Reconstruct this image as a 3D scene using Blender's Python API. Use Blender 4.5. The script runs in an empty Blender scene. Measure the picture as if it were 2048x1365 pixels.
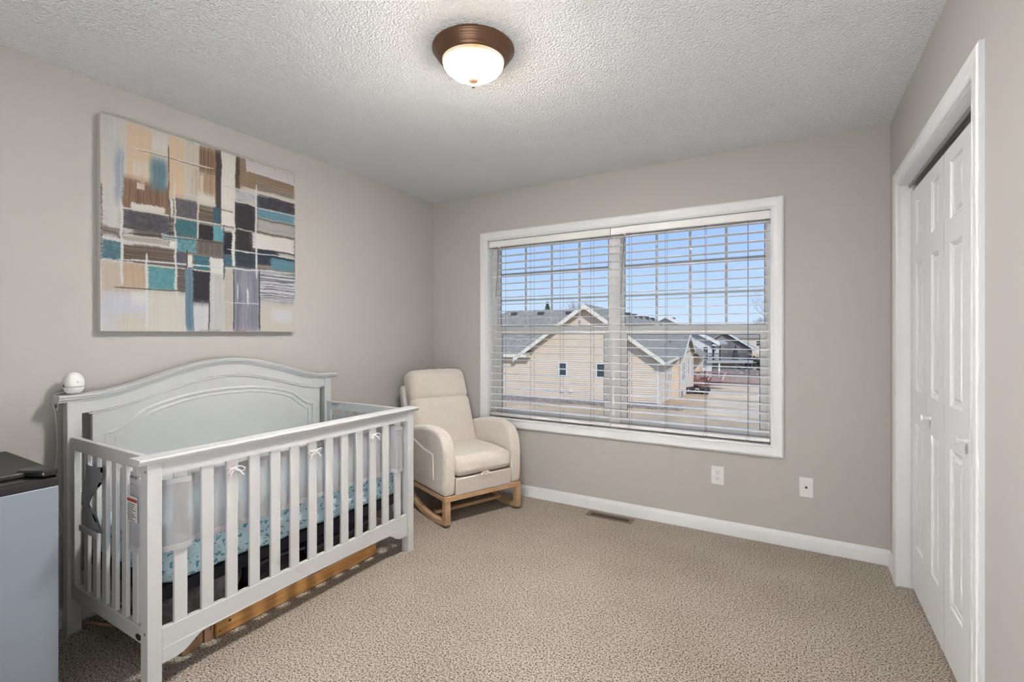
import bpy, bmesh, math, random
import numpy as np
from mathutils import Vector, Matrix

C = bpy.context.scene.collection
S = bpy.context.scene
PI = math.pi
XL, XR, YB, ZC, YF = -2.753, 0.460, 3.356, 2.44, -1.25   # room: left, right, window wall, ceiling, wall behind the camera

# ------------------------------------------------------------------ camera
cd = bpy.data.cameras.new('camera'); cam = bpy.data.objects.new('camera', cd); C.objects.link(cam)
cam.location = (0, 0, 1.28); cam.rotation_euler = (PI/2, 0, math.radians(30.2))
cd.sensor_width = 36; cd.lens = 968/2048*36; cd.shift_y = -14.5/2048
cd.clip_start = 0.05; cd.clip_end = 500
S.camera = cam
# ------------------------------------------------------------------ world, sun, lights, exposure
S.view_settings.view_transform = 'Standard'; S.view_settings.look = 'None'
S.view_settings.gamma = 1.0; S.view_settings.exposure = 0.0
try: S.view_settings.use_curve_mapping = False
except Exception: pass
w = bpy.data.worlds.new('sky'); S.world = w; w.use_nodes = True
nt = w.node_tree; nt.nodes.clear()
wo = nt.nodes.new('ShaderNodeOutputWorld'); bg = nt.nodes.new('ShaderNodeBackground')
tc = nt.nodes.new('ShaderNodeTexCoord'); sx = nt.nodes.new('ShaderNodeSeparateXYZ'); cr = nt.nodes.new('ShaderNodeValToRGB')
nt.links.new(tc.outputs['Generated'], sx.inputs[0]); nt.links.new(sx.outputs['Z'], cr.inputs[0])
nt.links.new(cr.outputs[0], bg.inputs[0]); nt.links.new(bg.outputs[0], wo.inputs[0])
e = cr.color_ramp.elements
e[0].position = 0.0; e[0].color = (0.62, 0.76, 0.93, 1)
e[1].position = 0.6; e[1].color = (0.20, 0.40, 0.88, 1)
m_ = e.new(0.10); m_.color = (0.47, 0.65, 0.94, 1)
m_ = e.new(0.24); m_.color = (0.31, 0.50, 0.93, 1)
bg.inputs[1].default_value = 1.15
LAMP = 520.0      # strength of the lit bowl of the ceiling lamp
def light(name, kind, loc, rot, energy, color=(1, 1, 1), size=1, size_y=None):
    d = bpy.data.lights.new(name, kind); o = bpy.data.objects.new(name, d); C.objects.link(o)
    o.location = loc; o.rotation_euler = rot; d.energy = energy; d.color = color
    if kind == 'AREA':
        d.shape = 'RECTANGLE'; d.size = size; d.size_y = size_y or size
    return o
sun = light('sun', 'SUN', (0, -5, 20), (math.radians(52), 0, math.radians(42)), 3.1, (1.0, 0.95, 0.87)); sun.data.angle = 0.03
# unseen fill added low behind the camera, tilted up to brighten ceiling and walls
light('fill_light', 'AREA', (-0.35, -0.50, .45), (math.radians(180-34), 0, 0), 36, (0.98, 0.99, 1.0), 1.4, 1.1)

# ------------------------------------------------------------------ helpers
def tag(o, label=None, cat=None, group=None, kind=None):
    if label: o['label'] = label
    if cat: o['category'] = cat
    if group: o['group'] = group
    if kind: o['kind'] = kind
    return o
ORG = {}
def org(p):
    while p is not None:
        if p.name in ORG: return ORG[p.name]
        p = p.parent
    return None
def thing(name, label=None, cat=None, loc=(0, 0, 0), rotz=0, group=None, kind=None, local=False):
    o = bpy.data.objects.new(name, None); C.objects.link(o); o.location = loc; o.rotation_euler = (0, 0, rotz)
    o.empty_display_size = 0.05
    tag(o, label, cat, group, kind)
    if not local: ORG[o.name] = Vector(loc)          # parts are given in world coordinates
    return o
def obj(name, bm, m, parent=None, bevel=0, seg=2, smooth=None, sub=0, loc=None):
    og = org(parent)
    if og is not None and loc is None:
        for v in bm.verts: v.co -= og
    bmesh.ops.recalc_face_normals(bm, faces=bm.faces)
    me = bpy.data.meshes.new(name); bm.to_mesh(me); bm.free()
    o = bpy.data.objects.new(name, me); C.objects.link(o); me.materials.append(m)
    if parent: o.parent = parent
    if loc is not None: o.location = Vector(loc) - (og if og is not None else Vector((0, 0, 0)))
    if bevel:
        b = o.modifiers.new('bevel', 'BEVEL'); b.width = bevel; b.segments = seg; b.limit_method = 'ANGLE'; b.angle_limit = math.radians(40)
        if smooth is None: smooth = True
    if sub:
        s = o.modifiers.new('sub', 'SUBSURF'); s.levels = sub; s.render_levels = sub
    if smooth:
        for p in me.polygons: p.use_smooth = True
        if bevel or not sub:
            try: me.set_sharp_from_angle(angle=math.radians(50))
            except Exception: pass
    return o
def B(): return bmesh.new()
def box(bm, x0, x1, y0, y1, z0, z1, M=None):
    vs = [Vector((x, y, z)) for z in (z0, z1) for y in (y0, y1) for x in (x0, x1)]
    if M is not None: vs = [M @ v for v in vs]
    v = [bm.verts.new(p) for p in vs]
    for f in ((0, 2, 3, 1), (4, 5, 7, 6), (0, 1, 5, 4), (2, 6, 7, 3), (0, 4, 6, 2), (1, 3, 7, 5)):
        bm.faces.new([v[i] for i in f])
    return bm
def bx(*a): return box(B(), *a)
def prism(bm, pts, axis, a, b):
    f = {'x': lambda p, q, t: (t, p, q), 'y': lambda p, q, t: (p, t, q), 'z': lambda p, q, t: (p, q, t)}[axis]
    A = [bm.verts.new(f(p, q, a)) for p, q in pts]; Bv = [bm.verts.new(f(p, q, b)) for p, q in pts]
    n = len(pts)
    bm.faces.new(A); bm.faces.new(Bv[::-1])
    for i in range(n): bm.faces.new((A[i], Bv[i], Bv[(i+1) % n], A[(i+1) % n]))
    return bm
def tube(bm, pts, r, n=8, cap=True):
    pts = [Vector(p) for p in pts]; rings = []
    up = Vector((0.13, 0.31, 0.94)).normalized()
    for i, p in enumerate(pts):
        d = (pts[min(i+1, len(pts)-1)] - pts[max(i-1, 0)]).normalized()
        a = d.cross(up)
        if a.length < 1e-3: a = d.cross(Vector((1, 0, 0)))
        a.normalize(); b = d.cross(a)
        rr = r[i] if isinstance(r, (list, tuple)) else r
        rings.append([bm.verts.new(p + a*rr*math.cos(2*PI*k/n) + b*rr*math.sin(2*PI*k/n)) for k in range(n)])
    for A, Bq in zip(rings, rings[1:]):
        for k in range(n): bm.faces.new((A[k], A[(k+1) % n], Bq[(k+1) % n], Bq[k]))
    if cap: bm.faces.new(rings[0][::-1]); bm.faces.new(rings[-1])
    return bm
def lathe(bm, prof, c=(0, 0, 0), n=48, axis='z'):
    rings = []
    for r, h in prof:
        ring = []
        for k in range(n):
            a, b = r*math.cos(2*PI*k/n), r*math.sin(2*PI*k/n)
            p = {'z': (a, b, h), 'x': (h, a, b), 'y': (a, h, b)}[axis]
            ring.append(bm.verts.new((c[0]+p[0], c[1]+p[1], c[2]+p[2])))
        rings.append(ring)
    for A, Bq in zip(rings, rings[1:]):
        for k in range(n): bm.faces.new((A[k], A[(k+1) % n], Bq[(k+1) % n], Bq[k]))
    if prof[0][0] > 1e-6: bm.faces.new(rings[0][::-1])
    if prof[-1][0] > 1e-6: bm.faces.new(rings[-1])
    bmesh.ops.remove_doubles(bm, verts=bm.verts, dist=1e-5)
    return bm
def sheet(bm, rows, th=0):
    """rows: list of lists of points -> quad surface, optionally thickened"""
    V = [[bm.verts.new(p) for p in r] for r in rows]
    fs = [bm.faces.new((V[i][j], V[i][j+1], V[i+1][j+1], V[i+1][j])) for i in range(len(V)-1) for j in range(len(V[0])-1)]
    if th:
        bmesh.ops.solidify(bm, geom=fs, thickness=th)
    return bm
def casing(bm, corners, prof, fmap, closed):
    """corners: (u, v, du, dv) inner corner and outward diagonal; prof: (w, d)"""
    loops = []
    for u, v, du, dv in corners:
        loops.append([bm.verts.new(fmap(u+du*w, v+dv*w, d)) for w, d in prof])
    n = len(loops); m = len(prof)
    for i in range(n if closed else n-1):
        A, Bq = loops[i], loops[(i+1) % n]
        for k in range(m):
            bm.faces.new((A[k], A[(k+1) % m], Bq[(k+1) % m], Bq[k]))
    if not closed: bm.faces.new(loops[0]); bm.faces.new(loops[-1][::-1])
    return bm
def cushion(x0, x1, y0, y1, z0, z1, r, puff=0.0, n=12, fn=None):
    """soft box: rounded edges, bulging faces"""
    bm = B(); cx, cy, cz = (x0+x1)/2, (y0+y1)/2, (z0+z1)/2; hx, hy, hz = (x1-x0)/2, (y1-y0)/2, (z1-z0)/2
    bmesh.ops.create_cube(bm, size=2)
    bmesh.ops.subdivide_edges(bm, edges=bm.edges, cuts=n, use_grid_fill=True)
    for v in bm.verts:
        a = v.co.copy()
        q = Vector([math.copysign(abs(t)**0.75, t) for t in a])
        p = Vector((q.x*hx, q.y*hy, q.z*hz))
        inn = Vector([max(-h+r, min(h-r, t)) for t, h in zip(p, (hx, hy, hz))])
        d = p - inn
        if d.length > 1e-9: p = inn + d.normalized()*min(r, d.length) if d.length > r else p
        if puff:
            if abs(a.z) > .999: p.z += math.copysign(puff*(1-a.x**2)*(1-a.y**2), a.z)
            if abs(a.y) > .999: p.y += math.copysign(puff*.5*(1-a.x**2)*(1-a.z**2), a.y)
        p += Vector((cx, cy, cz))
        if fn: p = fn(p)
        v.co = p
    return bm

# ------------------------------------------------------------------ materials
def srgb(r, g, b): return tuple(((c/255)/12.92 if c/255 <= .04045 else ((c/255+.055)/1.055)**2.4) for c in (r, g, b))
def mat(name, col, rough=.5, metal=0, spec=.5, bump=None, noise=None, sheen=0, coat=0):
    """bump: (scale, strength, distance); noise: (scale, colour2, contrast lo, hi, stretch)"""
    m = bpy.data.materials.new(name); m.use_nodes = True; n = m.node_tree; p = n.nodes['Principled BSDF']
    p.inputs['Base Color'].default_value = (*col, 1); p.inputs['Roughness'].default_value = rough; p.inputs['Metallic'].default_value = metal
    p.inputs['Specular IOR Level'].default_value = spec
    if sheen: p.inputs['Sheen Weight'].default_value = sheen; p.inputs['Sheen Roughness'].default_value = .6
    if coat: p.inputs['Coat Weight'].default_value = coat; p.inputs['Coat Roughness'].default_value = .08
    t = n.nodes.new('ShaderNodeTexCoord')
    if noise:
        mp = n.nodes.new('ShaderNodeMapping'); n.links.new(t.outputs['Object'], mp.inputs[0])
        mp.inputs['Scale'].default_value = noise[4] if len(noise) > 4 else (1, 1, 1)
        x = n.nodes.new('ShaderNodeTexNoise'); x.inputs['Scale'].default_value = noise[0]; x.inputs['Detail'].default_value = 4
        n.links.new(mp.outputs[0], x.inputs['Vector'])
        r = n.nodes.new('ShaderNodeValToRGB'); n.links.new(x.outputs['Fac'], r.inputs[0])
        r.color_ramp.elements[0].position = noise[2]; r.color_ramp.elements[0].color = (*noise[1], 1)
        r.color_ramp.elements[1].position = noise[3]; r.color_ramp.elements[1].color = (*col, 1)
        n.links.new(r.outputs[0], p.inputs['Base Color'])
    if bump:
        x = n.nodes.new('ShaderNodeTexNoise'); x.inputs['Scale'].default_value = bump[0]; x.inputs['Detail'].default_value = 3
        n.links.new(t.outputs['Object'], x.inputs['Vector'])
        bp = n.nodes.new('ShaderNodeBump'); bp.inputs['Strength'].default_value = bump[1]; bp.inputs['Distance'].default_value = bump[2]
        n.links.new(x.outputs['Fac'], bp.inputs['Height']); n.links.new(bp.outputs[0], p.inputs['Normal'])
    return m
WALL = mat('greige_paint', (.500, .484, .460), .75, spec=.25, bump=(90, .08, .002))
TRIM = mat('white_gloss_trim', (.81, .825, .84), .35, spec=.4)
CRIBW = mat('white_painted_wood', (.60, .602, .605), .38, spec=.4, bump=(14, .03, .002))
BLIND = mat('white_faux_wood_blind', (.86, .86, .85), .4)
VINYL = mat('white_vinyl', (.78, .785, .79), .4)
DARK = mat('gap_shade', (.01, .01, .012), .9)
PLASTW = mat('white_plastic', (.80, .795, .775), .35)
SLOT = mat('outlet_slot', (.03, .03, .03), .6)
BOUCLE = mat('cream_boucle', (.80, .73, .66), .95, spec=.1, bump=(210, .9, .005), noise=(160, (.68, .61, .54), .30, .62), sheen=.4)
BOUCLE_PLAIN = mat('oat_linen', (.70, .63, .57), .95, spec=.1, bump=(400, .5, .002), noise=(300, (.58, .52, .47), .35, .65))
BEECH = mat('natural_beech', (.60, .40, .235), .45, bump=(60, .06, .001), noise=(9, (.47, .29, .155), .3, .7, (1, 1, 8)))
PINE = mat('orange_pine', (.58, .32, .115), .5, noise=(5, (.43, .21, .065), .35, .65, (9, 1, 14)))
KRAFT = mat('brown_kraft', (.34, .20, .12), .8, noise=(20, (.27, .16, .10), .3, .7))
BRONZE = mat('oiled_bronze', (.21, .115, .065), .36, metal=.55, noise=(12, (.16, .085, .05), .3, .7))
BLACKG = mat('black_gloss_plastic', (.012, .012, .013), .16, coat=.5)
BLACKM = mat('black_enamel_top', (.030, .031, .030), .38)
SILVER = mat('silver_grey_door', (.29, .335, .395), .42, metal=.25, spec=.5)
CHROME = mat('dull_metal', (.45, .45, .45), .35, metal=1)
NAVY = mat('navy_nylon', (.018, .020, .034), .45, bump=(14, .8, .02))
BAGG = mat('grey_plastic_bag', (.27, .265, .27), .30, bump=(22, 1.0, .03), noise=(18, (.15, .145, .15), .35, .6))
STEEL = mat('dark_steel', (.015, .014, .02), .5)
TAUPEV = mat('taupe_enamel', (.17, .13, .095), .45)
TEAL = mat('teal_tag', (.10, .35, .30), .6)
LABELW = mat('label_white', (.70, .70, .70), .5)
LABELR = mat('label_red', (.42, .07, .03), .5)
INK = mat('ink_black', (.03, .03, .035), .6)
CREAMF = mat('cream_foam', (.40, .34, .20), .8)
TRIMFAB = mat('white_binding', (.80, .79, .81), .9)

def make_mesh_fabric():
    m = bpy.data.materials.new('grey_air_mesh'); m.use_nodes = True; n = m.node_tree; p = n.nodes['Principled BSDF']
    p.inputs['Base Color'].default_value = (.68, .68, .71, 1); p.inputs['Roughness'].default_value = .9
    tr = n.nodes.new('ShaderNodeBsdfTransparent'); mx = n.nodes.new('ShaderNodeMixShader'); mx.inputs[0].default_value = .82
    n.links.new(tr.outputs[0], mx.inputs[1]); n.links.new(p.outputs[0], mx.inputs[2])
    n.links.new(mx.outputs[0], n.nodes['Material Output'].inputs[0])
    return m
MESHF = make_mesh_fabric()
def make_glass():
    m = bpy.data.materials.new('window_glass'); m.use_nodes = True; n = m.node_tree; n.nodes.remove(n.nodes['Principled BSDF'])
    tr = n.nodes.new('ShaderNodeBsdfTransparent'); tr.inputs[0].default_value = (.97, .98, .98, 1)
    gl = n.nodes.new('ShaderNodeBsdfGlossy'); gl.inputs['Roughness'].default_value = .02; gl.inputs[0].default_value = (.9, .95, 1, 1)
    fr = n.nodes.new('ShaderNodeFresnel'); fr.inputs[0].default_value = 1.25
    mx = n.nodes.new('ShaderNodeMixShader'); n.links.new(fr.outputs[0], mx.inputs[0])
    n.links.new(tr.outputs[0], mx.inputs[1]); n.links.new(gl.outputs[0], mx.inputs[2]); n.links.new(mx.outputs[0], n.nodes['Material Output'].inputs[0])
    return m
GLASS = make_glass()
def make_carpet():
    m = bpy.data.materials.new('speckled_carpet'); m.use_nodes = True; n = m.node_tree; p = n.nodes['Principled BSDF']
    p.inputs['Roughness'].default_value = 1; p.inputs['Specular IOR Level'].default_value = .05
    t = n.nodes.new('ShaderNodeTexCoord')
    a = n.nodes.new('ShaderNodeTexNoise'); a.inputs['Scale'].default_value = 150; a.inputs['Detail'].default_value = 2.5; a.inputs['Roughness'].default_value = .6
    v = n.nodes.new('ShaderNodeTexVoronoi'); v.inputs['Scale'].default_value = 165
    big = n.nodes.new('ShaderNodeTexNoise'); big.inputs['Scale'].default_value = 1.6; big.inputs['Detail'].default_value = 3
    for q in (a, v, big): n.links.new(t.outputs['Object'], q.inputs['Vector'])
    r = n.nodes.new('ShaderNodeValToRGB'); n.links.new(a.outputs['Fac'], r.inputs[0]); el = r.color_ramp.elements
    el[0].position = .39; el[0].color = (.12, .09, .065, 1); el[1].position = .60; el[1].color = (.74, .67, .585, 1)
    k = el.new(.46); k.color = (.46, .395, .33, 1)
    r2 = n.nodes.new('ShaderNodeValToRGB'); n.links.new(big.outputs['Fac'], r2.inputs[0])
    r2.color_ramp.elements[0].position = .35; r2.color_ramp.elements[0].color = (.86, .85, .83, 1)
    r2.color_ramp.elements[1].position = .65; r2.color_ramp.elements[1].color = (1.0, 1.0, 1.0, 1)
    mx = n.nodes.new('ShaderNodeMix'); mx.data_type = 'RGBA'; mx.blend_type = 'MULTIPLY'; mx.inputs[0].default_value = 1
    n.links.new(r.outputs[0], mx.inputs[6]); n.links.new(r2.outputs[0], mx.inputs[7]); n.links.new(mx.outputs[2], p.inputs['Base Color'])
    ad = n.nodes.new('ShaderNodeMath'); ad.operation = 'ADD'; n.links.new(a.outputs['Fac'], ad.inputs[0]); n.links.new(v.outputs['Distance'], ad.inputs[1])
    bp = n.nodes.new('ShaderNodeBump'); bp.inputs['Strength'].default_value = .75; bp.inputs['Distance'].default_value = .010
    n.links.new(ad.outputs[0], bp.inputs['Height']); n.links.new(bp.outputs[0], p.inputs['Normal'])
    return m
def make_popcorn():
    m = bpy.data.materials.new('popcorn_ceiling'); m.use_nodes = True; n = m.node_tree; p = n.nodes['Principled BSDF']
    p.inputs['Base Color'].default_value = (.87, .885, .90, 1); p.inputs['Roughness'].default_value = 1; p.inputs['Specular IOR Level'].default_value = .05
    t = n.nodes.new('ShaderNodeTexCoord')
    a = n.nodes.new('ShaderNodeTexNoise'); a.inputs['Scale'].default_value = 120; a.inputs['Detail'].default_value = 3
    v = n.nodes.new('ShaderNodeTexVoronoi'); v.inputs['Scale'].default_value = 120
    for q in (a, v): n.links.new(t.outputs['Object'], q.inputs['Vector'])
    ad = n.nodes.new('ShaderNodeMath'); ad.operation = 'SUBTRACT'; n.links.new(a.outputs['Fac'], ad.inputs[0]); n.links.new(v.outputs['Distance'], ad.inputs[1])
    bp = n.nodes.new('ShaderNodeBump'); bp.inputs['Strength'].default_value = 1.0; bp.inputs['Distance'].default_value = .0065
    n.links.new(ad.outputs[0], bp.inputs['Height']); n.links.new(bp.outputs[0], p.inputs['Normal'])
    return m
def make_sheet():
    """light blue cotton printed with small teal whales and brown specks"""
    m = bpy.data.materials.new('whale_print_sheet'); m.use_nodes = True; n = m.node_tree; p = n.nodes['Principled BSDF']
    p.inputs['Roughness'].default_value = .9
    t = n.nodes.new('ShaderNodeTexCoord')
    sp = n.nodes.new('ShaderNodeSeparateXYZ'); n.links.new(t.outputs['Object'], sp.inputs[0])
    ad = n.nodes.new('ShaderNodeMath'); n.links.new(sp.outputs['X'], ad.inputs[0]); n.links.new(sp.outputs['Y'], ad.inputs[1])
    cb_ = n.nodes.new('ShaderNodeCombineXYZ'); n.links.new(ad.outputs[0], cb_.inputs['X']); n.links.new(sp.outputs['Z'], cb_.inputs['Y'])
    def blobs(scale, warp, ws, th, ln, rot, col, base):
        nz = n.nodes.new('ShaderNodeTexNoise'); nz.noise_dimensions = '2D'; nz.inputs['Scale'].default_value = ws; nz.inputs['Detail'].default_value = 1
        n.links.new(cb_.outputs[0], nz.inputs['Vector'])
        mp = n.nodes.new('ShaderNodeVectorMath'); mp.operation = 'MULTIPLY_ADD'; mp.inputs[1].default_value = (warp, warp, 0)
        n.links.new(nz.outputs['Color'], mp.inputs[0]); n.links.new(cb_.outputs[0], mp.inputs[2])
        sc = n.nodes.new('ShaderNodeMapping'); sc.inputs['Rotation'].default_value = (0, 0, rot); sc.inputs['Scale'].default_value = (1/ln, ln, 1); n.links.new(mp.outputs[0], sc.inputs[0])
        v = n.nodes.new('ShaderNodeTexVoronoi'); v.voronoi_dimensions = '2D'; v.inputs['Scale'].default_value = scale; v.inputs['Randomness'].default_value = .75; n.links.new(sc.outputs[0], v.inputs['Vector'])
        mr = n.nodes.new('ShaderNodeMath'); mr.operation = 'LESS_THAN'; mr.inputs[1].default_value = th; n.links.new(v.outputs['Distance'], mr.inputs[0])
        mx = n.nodes.new('ShaderNodeMix'); mx.data_type = 'RGBA'; n.links.new(mr.outputs[0], mx.inputs[0]); mx.inputs[7].default_value = col
        if isinstance(base, tuple): mx.inputs[6].default_value = base
        else: n.links.new(base, mx.inputs[6])
        return mx.outputs[2]
    c1 = blobs(26, .030, 60, .21, 1.35, .5, (.13, .36, .47, 1), (.60, .79, .86, 1))
    c2 = blobs(31, .004, 90, .07, 1.0, 1.1, (.22, .17, .16, 1), c1)
    n.links.new(c2, p.inputs['Base Color'])
    b = n.nodes.new('ShaderNodeTexNoise'); b.inputs['Scale'].default_value = 16
    mp2 = n.nodes.new('ShaderNodeMapping'); mp2.inputs['Scale'].default_value = (1, .5, 2.2); n.links.new(t.outputs['Object'], mp2.inputs[0]); n.links.new(mp2.outputs[0], b.inputs['Vector'])
    bp = n.nodes.new('ShaderNodeBump'); bp.inputs['Strength'].default_value = .8; bp.inputs['Distance'].default_value = .012
    n.links.new(b.outputs['Fac'], bp.inputs['Height']); n.links.new(bp.outputs[0], p.inputs['Normal'])
    return m
def make_lamp_glass():
    m = bpy.data.materials.new('lit_alabaster_glass'); m.use_nodes = True; n = m.node_tree; n.nodes.remove(n.nodes['Principled BSDF'])
    em = n.nodes.new('ShaderNodeEmission'); t = n.nodes.new('ShaderNodeTexCoord'); nz = n.nodes.new('ShaderNodeTexNoise')
    nz.inputs['Scale'].default_value = 9; nz.inputs['Detail'].default_value = 2; n.links.new(t.outputs['Object'], nz.inputs['Vector'])
    r = n.nodes.new('ShaderNodeValToRGB'); n.links.new(nz.outputs['Fac'], r.inputs[0])
    r.color_ramp.elements[0].position = .30; r.color_ramp.elements[0].color = (1, .66, .30, 1)
    r.color_ramp.elements[1].position = .50; r.color_ramp.elements[1].color = (1, .90, .74, 1)
    n.links.new(r.outputs[0], em.inputs[0])
    # brightest low in the bowl, close to the bulb; dim and amber where the glass meets the rim
    sp = n.nodes.new('ShaderNodeSeparateXYZ'); n.links.new(t.outputs['Object'], sp.inputs[0])
    mr = n.nodes.new('ShaderNodeMapRange'); mr.interpolation_type = 'SMOOTHSTEP'; n.links.new(sp.outputs['Z'], mr.inputs['Value'])
    mr.inputs['From Min'].default_value = -.054; mr.inputs['From Max'].default_value = -.110; mr.inputs['To Min'].default_value = 0; mr.inputs['To Max'].default_value = 1
    pw = n.nodes.new('ShaderNodeMath'); pw.operation = 'POWER'; pw.inputs[1].default_value = 2.4; n.links.new(mr.outputs[0], pw.inputs[0])
    st = n.nodes.new('ShaderNodeMath'); st.operation = 'MULTIPLY_ADD'; st.inputs[1].default_value = LAMP; st.inputs[2].default_value = .95
    n.links.new(pw.outputs[0], st.inputs[0]); n.links.new(st.outputs[0], em.inputs[1])
    mxc = n.nodes.new('ShaderNodeMix'); mxc.data_type = 'RGBA'; n.links.new(pw.outputs[0], mxc.inputs[0]); n.links.new(r.outputs[0], mxc.inputs[6]); mxc.inputs[7].default_value = (1, .975, .95, 1)
    n.links.new(mxc.outputs[2], em.inputs[0])
    n.links.new(em.outputs[0], n.nodes['Material Output'].inputs[0])
    return m

# ------------------------------------------------------------------ the room shell
o = obj('floor', bx(XL-.12, XR+.9, YF-.12, YB+.12, -.10, 0), make_carpet()); tag(o, kind='structure')
o = obj('ceiling', bx(XL-.12, XR+.9, YF-.12, YB+.12, ZC, ZC+.15), make_popcorn()); tag(o, kind='structure')
o = obj('wall_left', bx(XL-.12, XL, YF-.12, YB+.12, 0, ZC), WALL); tag(o, kind='structure')
o = obj('wall_front', bx(XL, XR+.9, YF-.12, YF, 0, ZC), WALL); tag(o, kind='structure')
WX0, WX1, WZ0, WZ1 = -2.190, -.114, .589, 2.052       # window opening
bm = B(); box(bm, XL, WX0, YB, YB+.12, 0, ZC); box(bm, WX1, XR+.9, YB, YB+.12, 0, ZC)
box(bm, WX0, WX1, YB, YB+.12, 0, WZ0); box(bm, WX0, WX1, YB, YB+.12, WZ1, ZC)
bmesh.ops.remove_doubles(bm, verts=bm.verts, dist=1e-5)
o = obj('wall_back', bm, WALL); tag(o, kind='structure')
DY0, DY1, DZ = 1.885, 3.112, 2.042                     # closet opening in the right wall
bm = B(); box(bm, XR, XR+.10, YF, DY0, 0, ZC); box(bm, XR, XR+.10, DY1, YB, 0, ZC); box(bm, XR, XR+.10, DY0, DY1, DZ, ZC)
o = obj('wall_right', bm, WALL); tag(o, kind='structure')
o = obj('wall_closet', bx(XR+.8, XR+.9, YF, YB, 0, ZC), WALL); tag(o, kind='structure')
BP = [(0, 0), (.012, 0), (.012, .060), (.0105, .066), (.006, .074), (.004, .084), (0, .086)]
def baseb(name, axis, a, b, side):
    bm = B()
    if axis == 'y': prism(bm, [(side[0]+side[1]*p, q) for p, q in BP], 'y', a, b)
    else: prism(bm, [(side[0]+side[1]*p, q) for p, q in BP], 'x', a, b)
    tag(obj(name, bm, TRIM), kind='structure')
baseb('baseboard_back', 'x', XL, XR, (YB, -1))
baseb('baseboard_left', 'y', YF, YB-.012, (XL, 1))
baseb('baseboard_right', 'y', DY1+.060, YB-.012, (XR, -1))
baseb('baseboard_front', 'x', XL+.012, XR-.012, (YF, 1))
baseb('baseboard_near', 'y', YF+.012, DY0-.085, (XR, -1))

# ------------------------------------------------------------------ window_1 : twin double-hung unit, casing, jambs
win = thing('window_1', 'white framed twin double-hung window with grilles in its upper sashes', None, (-1.15, YB, WZ0), kind='structure')
PROF = [(0, 0), (0, .011), (.005, .0145), (.012, .0125), (.020, .0135), (.034, .017), (.052, .0185), (.058, .018), (.062, .014), (.066, .013), (.066, 0)]
fm = lambda u, v, d: (u, YB-d, v)
g = .004
cs = [(WX0+g, WZ0+g, -1, -1), (WX1-g, WZ0+g, 1, -1), (WX1-g, WZ1-g, 1, 1), (WX0+g, WZ1-g, -1, 1)]
obj('casing', casing(B(), cs, PROF, fm, True), TRIM, win)
bm = B(); t = .008
box(bm, WX0, WX0+t, YB-.002, YB+.12, WZ0, WZ1); box(bm, WX1-t, WX1, YB-.002, YB+.12, WZ0, WZ1)
box(bm, WX0+t, WX1-t, YB-.002, YB+.12, WZ0, WZ0+t); box(bm, WX0+t, WX1-t, YB-.002, YB+.12, WZ1-t, WZ1)
obj('jamb', bm, TRIM, win)
XM0, XM1 = -1.172, -1.085                # mullion between the two units
bm = B(); y0, y1 = YB+.070, YB+.120
box(bm, WX0+t, WX0+.050, y0, y1, WZ0+t, WZ1-t); box(bm, WX1-.030, WX1-t, y0, y1, WZ0+t, WZ1-t)
box(bm, XM0, XM1, y0-.004, y1, WZ0+t, WZ1-t)
for a, b in ((WX0+.050, XM0), (XM1, WX1-.030)):
    box(bm, a, b, y0, y1, WZ0+t, WZ0+.034); box(bm, a, b, y0, y1, WZ1-.040, WZ1-t)
obj('frame', bm, VINYL, win, bevel=.002)
def sash(parent, name, x0, x1, z0, z1, y, wl, wr, wb, wt, mx=0, mz=0):
    bm = B(); d = .018
    box(bm, x0, x0+wl, y, y+d, z0, z1); box(bm, x1-wr, x1, y, y+d, z0, z1)
    box(bm, x0+wl, x1-wr, y, y+d, z0, z0+wb); box(bm, x0+wl, x1-wr, y, y+d, z1-wt, z1)
    s = obj(name, bm, VINYL, parent, bevel=.0025)
    gx0, gx1, gz0, gz1 = x0+wl, x1-wr, z0+wb, z1-wt
    obj('pane', bx(gx0, gx1, y+.008, y+.011, gz0, gz1), GLASS, s)
    bm = B(); k = 0.0035
    # dark glazing gasket round the glass
    box(bm, gx0, gx0+k, y+.004, y+.0075, gz0, gz1); box(bm, gx1-k, gx1, y+.004, y+.0075, gz0, gz1)
    box(bm, gx0+k, gx1-k, y+.004, y+.0075, gz1-k, gz1); box(bm, gx0+k, gx1-k, y+.004, y+.0075, gz0, gz0+k)
    obj('gasket', bm, mat('gasket', (.12, .12, .12), .8) if 'gasket' not in bpy.data.materials else bpy.data.materials['gasket'], s)
    hw = .0085
    for i in range(1, mx):
        xx = gx0+(gx1-gx0)*i/mx; obj('muntin', bx(xx-hw, xx+hw, y+.012, y+.017, gz0, gz1), VINYL, s)
    for i in range(1, mz):
        zz = gz0+(gz1-gz0)*i/mz
        for q in range(mx):
            a = gx0+(gx1-gx0)*q/mx+hw*(q > 0); b = gx0+(gx1-gx0)*(q+1)/mx-hw*(q < mx-1)
            obj('muntin', bx(a, b, y+.012, y+.017, zz-hw, zz+hw), VINYL, s)
    return s
ZM = 1.312
yu, yl = YB+.099, YB+.078
for a, b in ((WX0+.050, XM0), (XM1, WX1-.030)):
    sash(win, 'upper_sash', a, b, ZM, WZ1-.040, yu, .018 if a < -2 else .022, .014, .028, .020, 4, 3)
    ls = sash(win, 'lower_sash', a, b, WZ0+.034, ZM+.022, yl, .046, .040, .034, .056)
    for f in (.27, .73):
        bm = B(); xx = a+(b-a)*f; box(bm, xx-.030, xx+.030, yl-.001, yl+.017, ZM+.022, ZM+.028); lathe(bm, [(.010, ZM+.028), (.010, ZM+.033), (.004, ZM+.034)], (xx, yl+.008, 0), 12)
        box(bm, xx-.002, xx+.020, yl, yl+.007, ZM+.028, ZM+.034)
        obj('sash_lock', bm, VINYL, ls)

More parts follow.
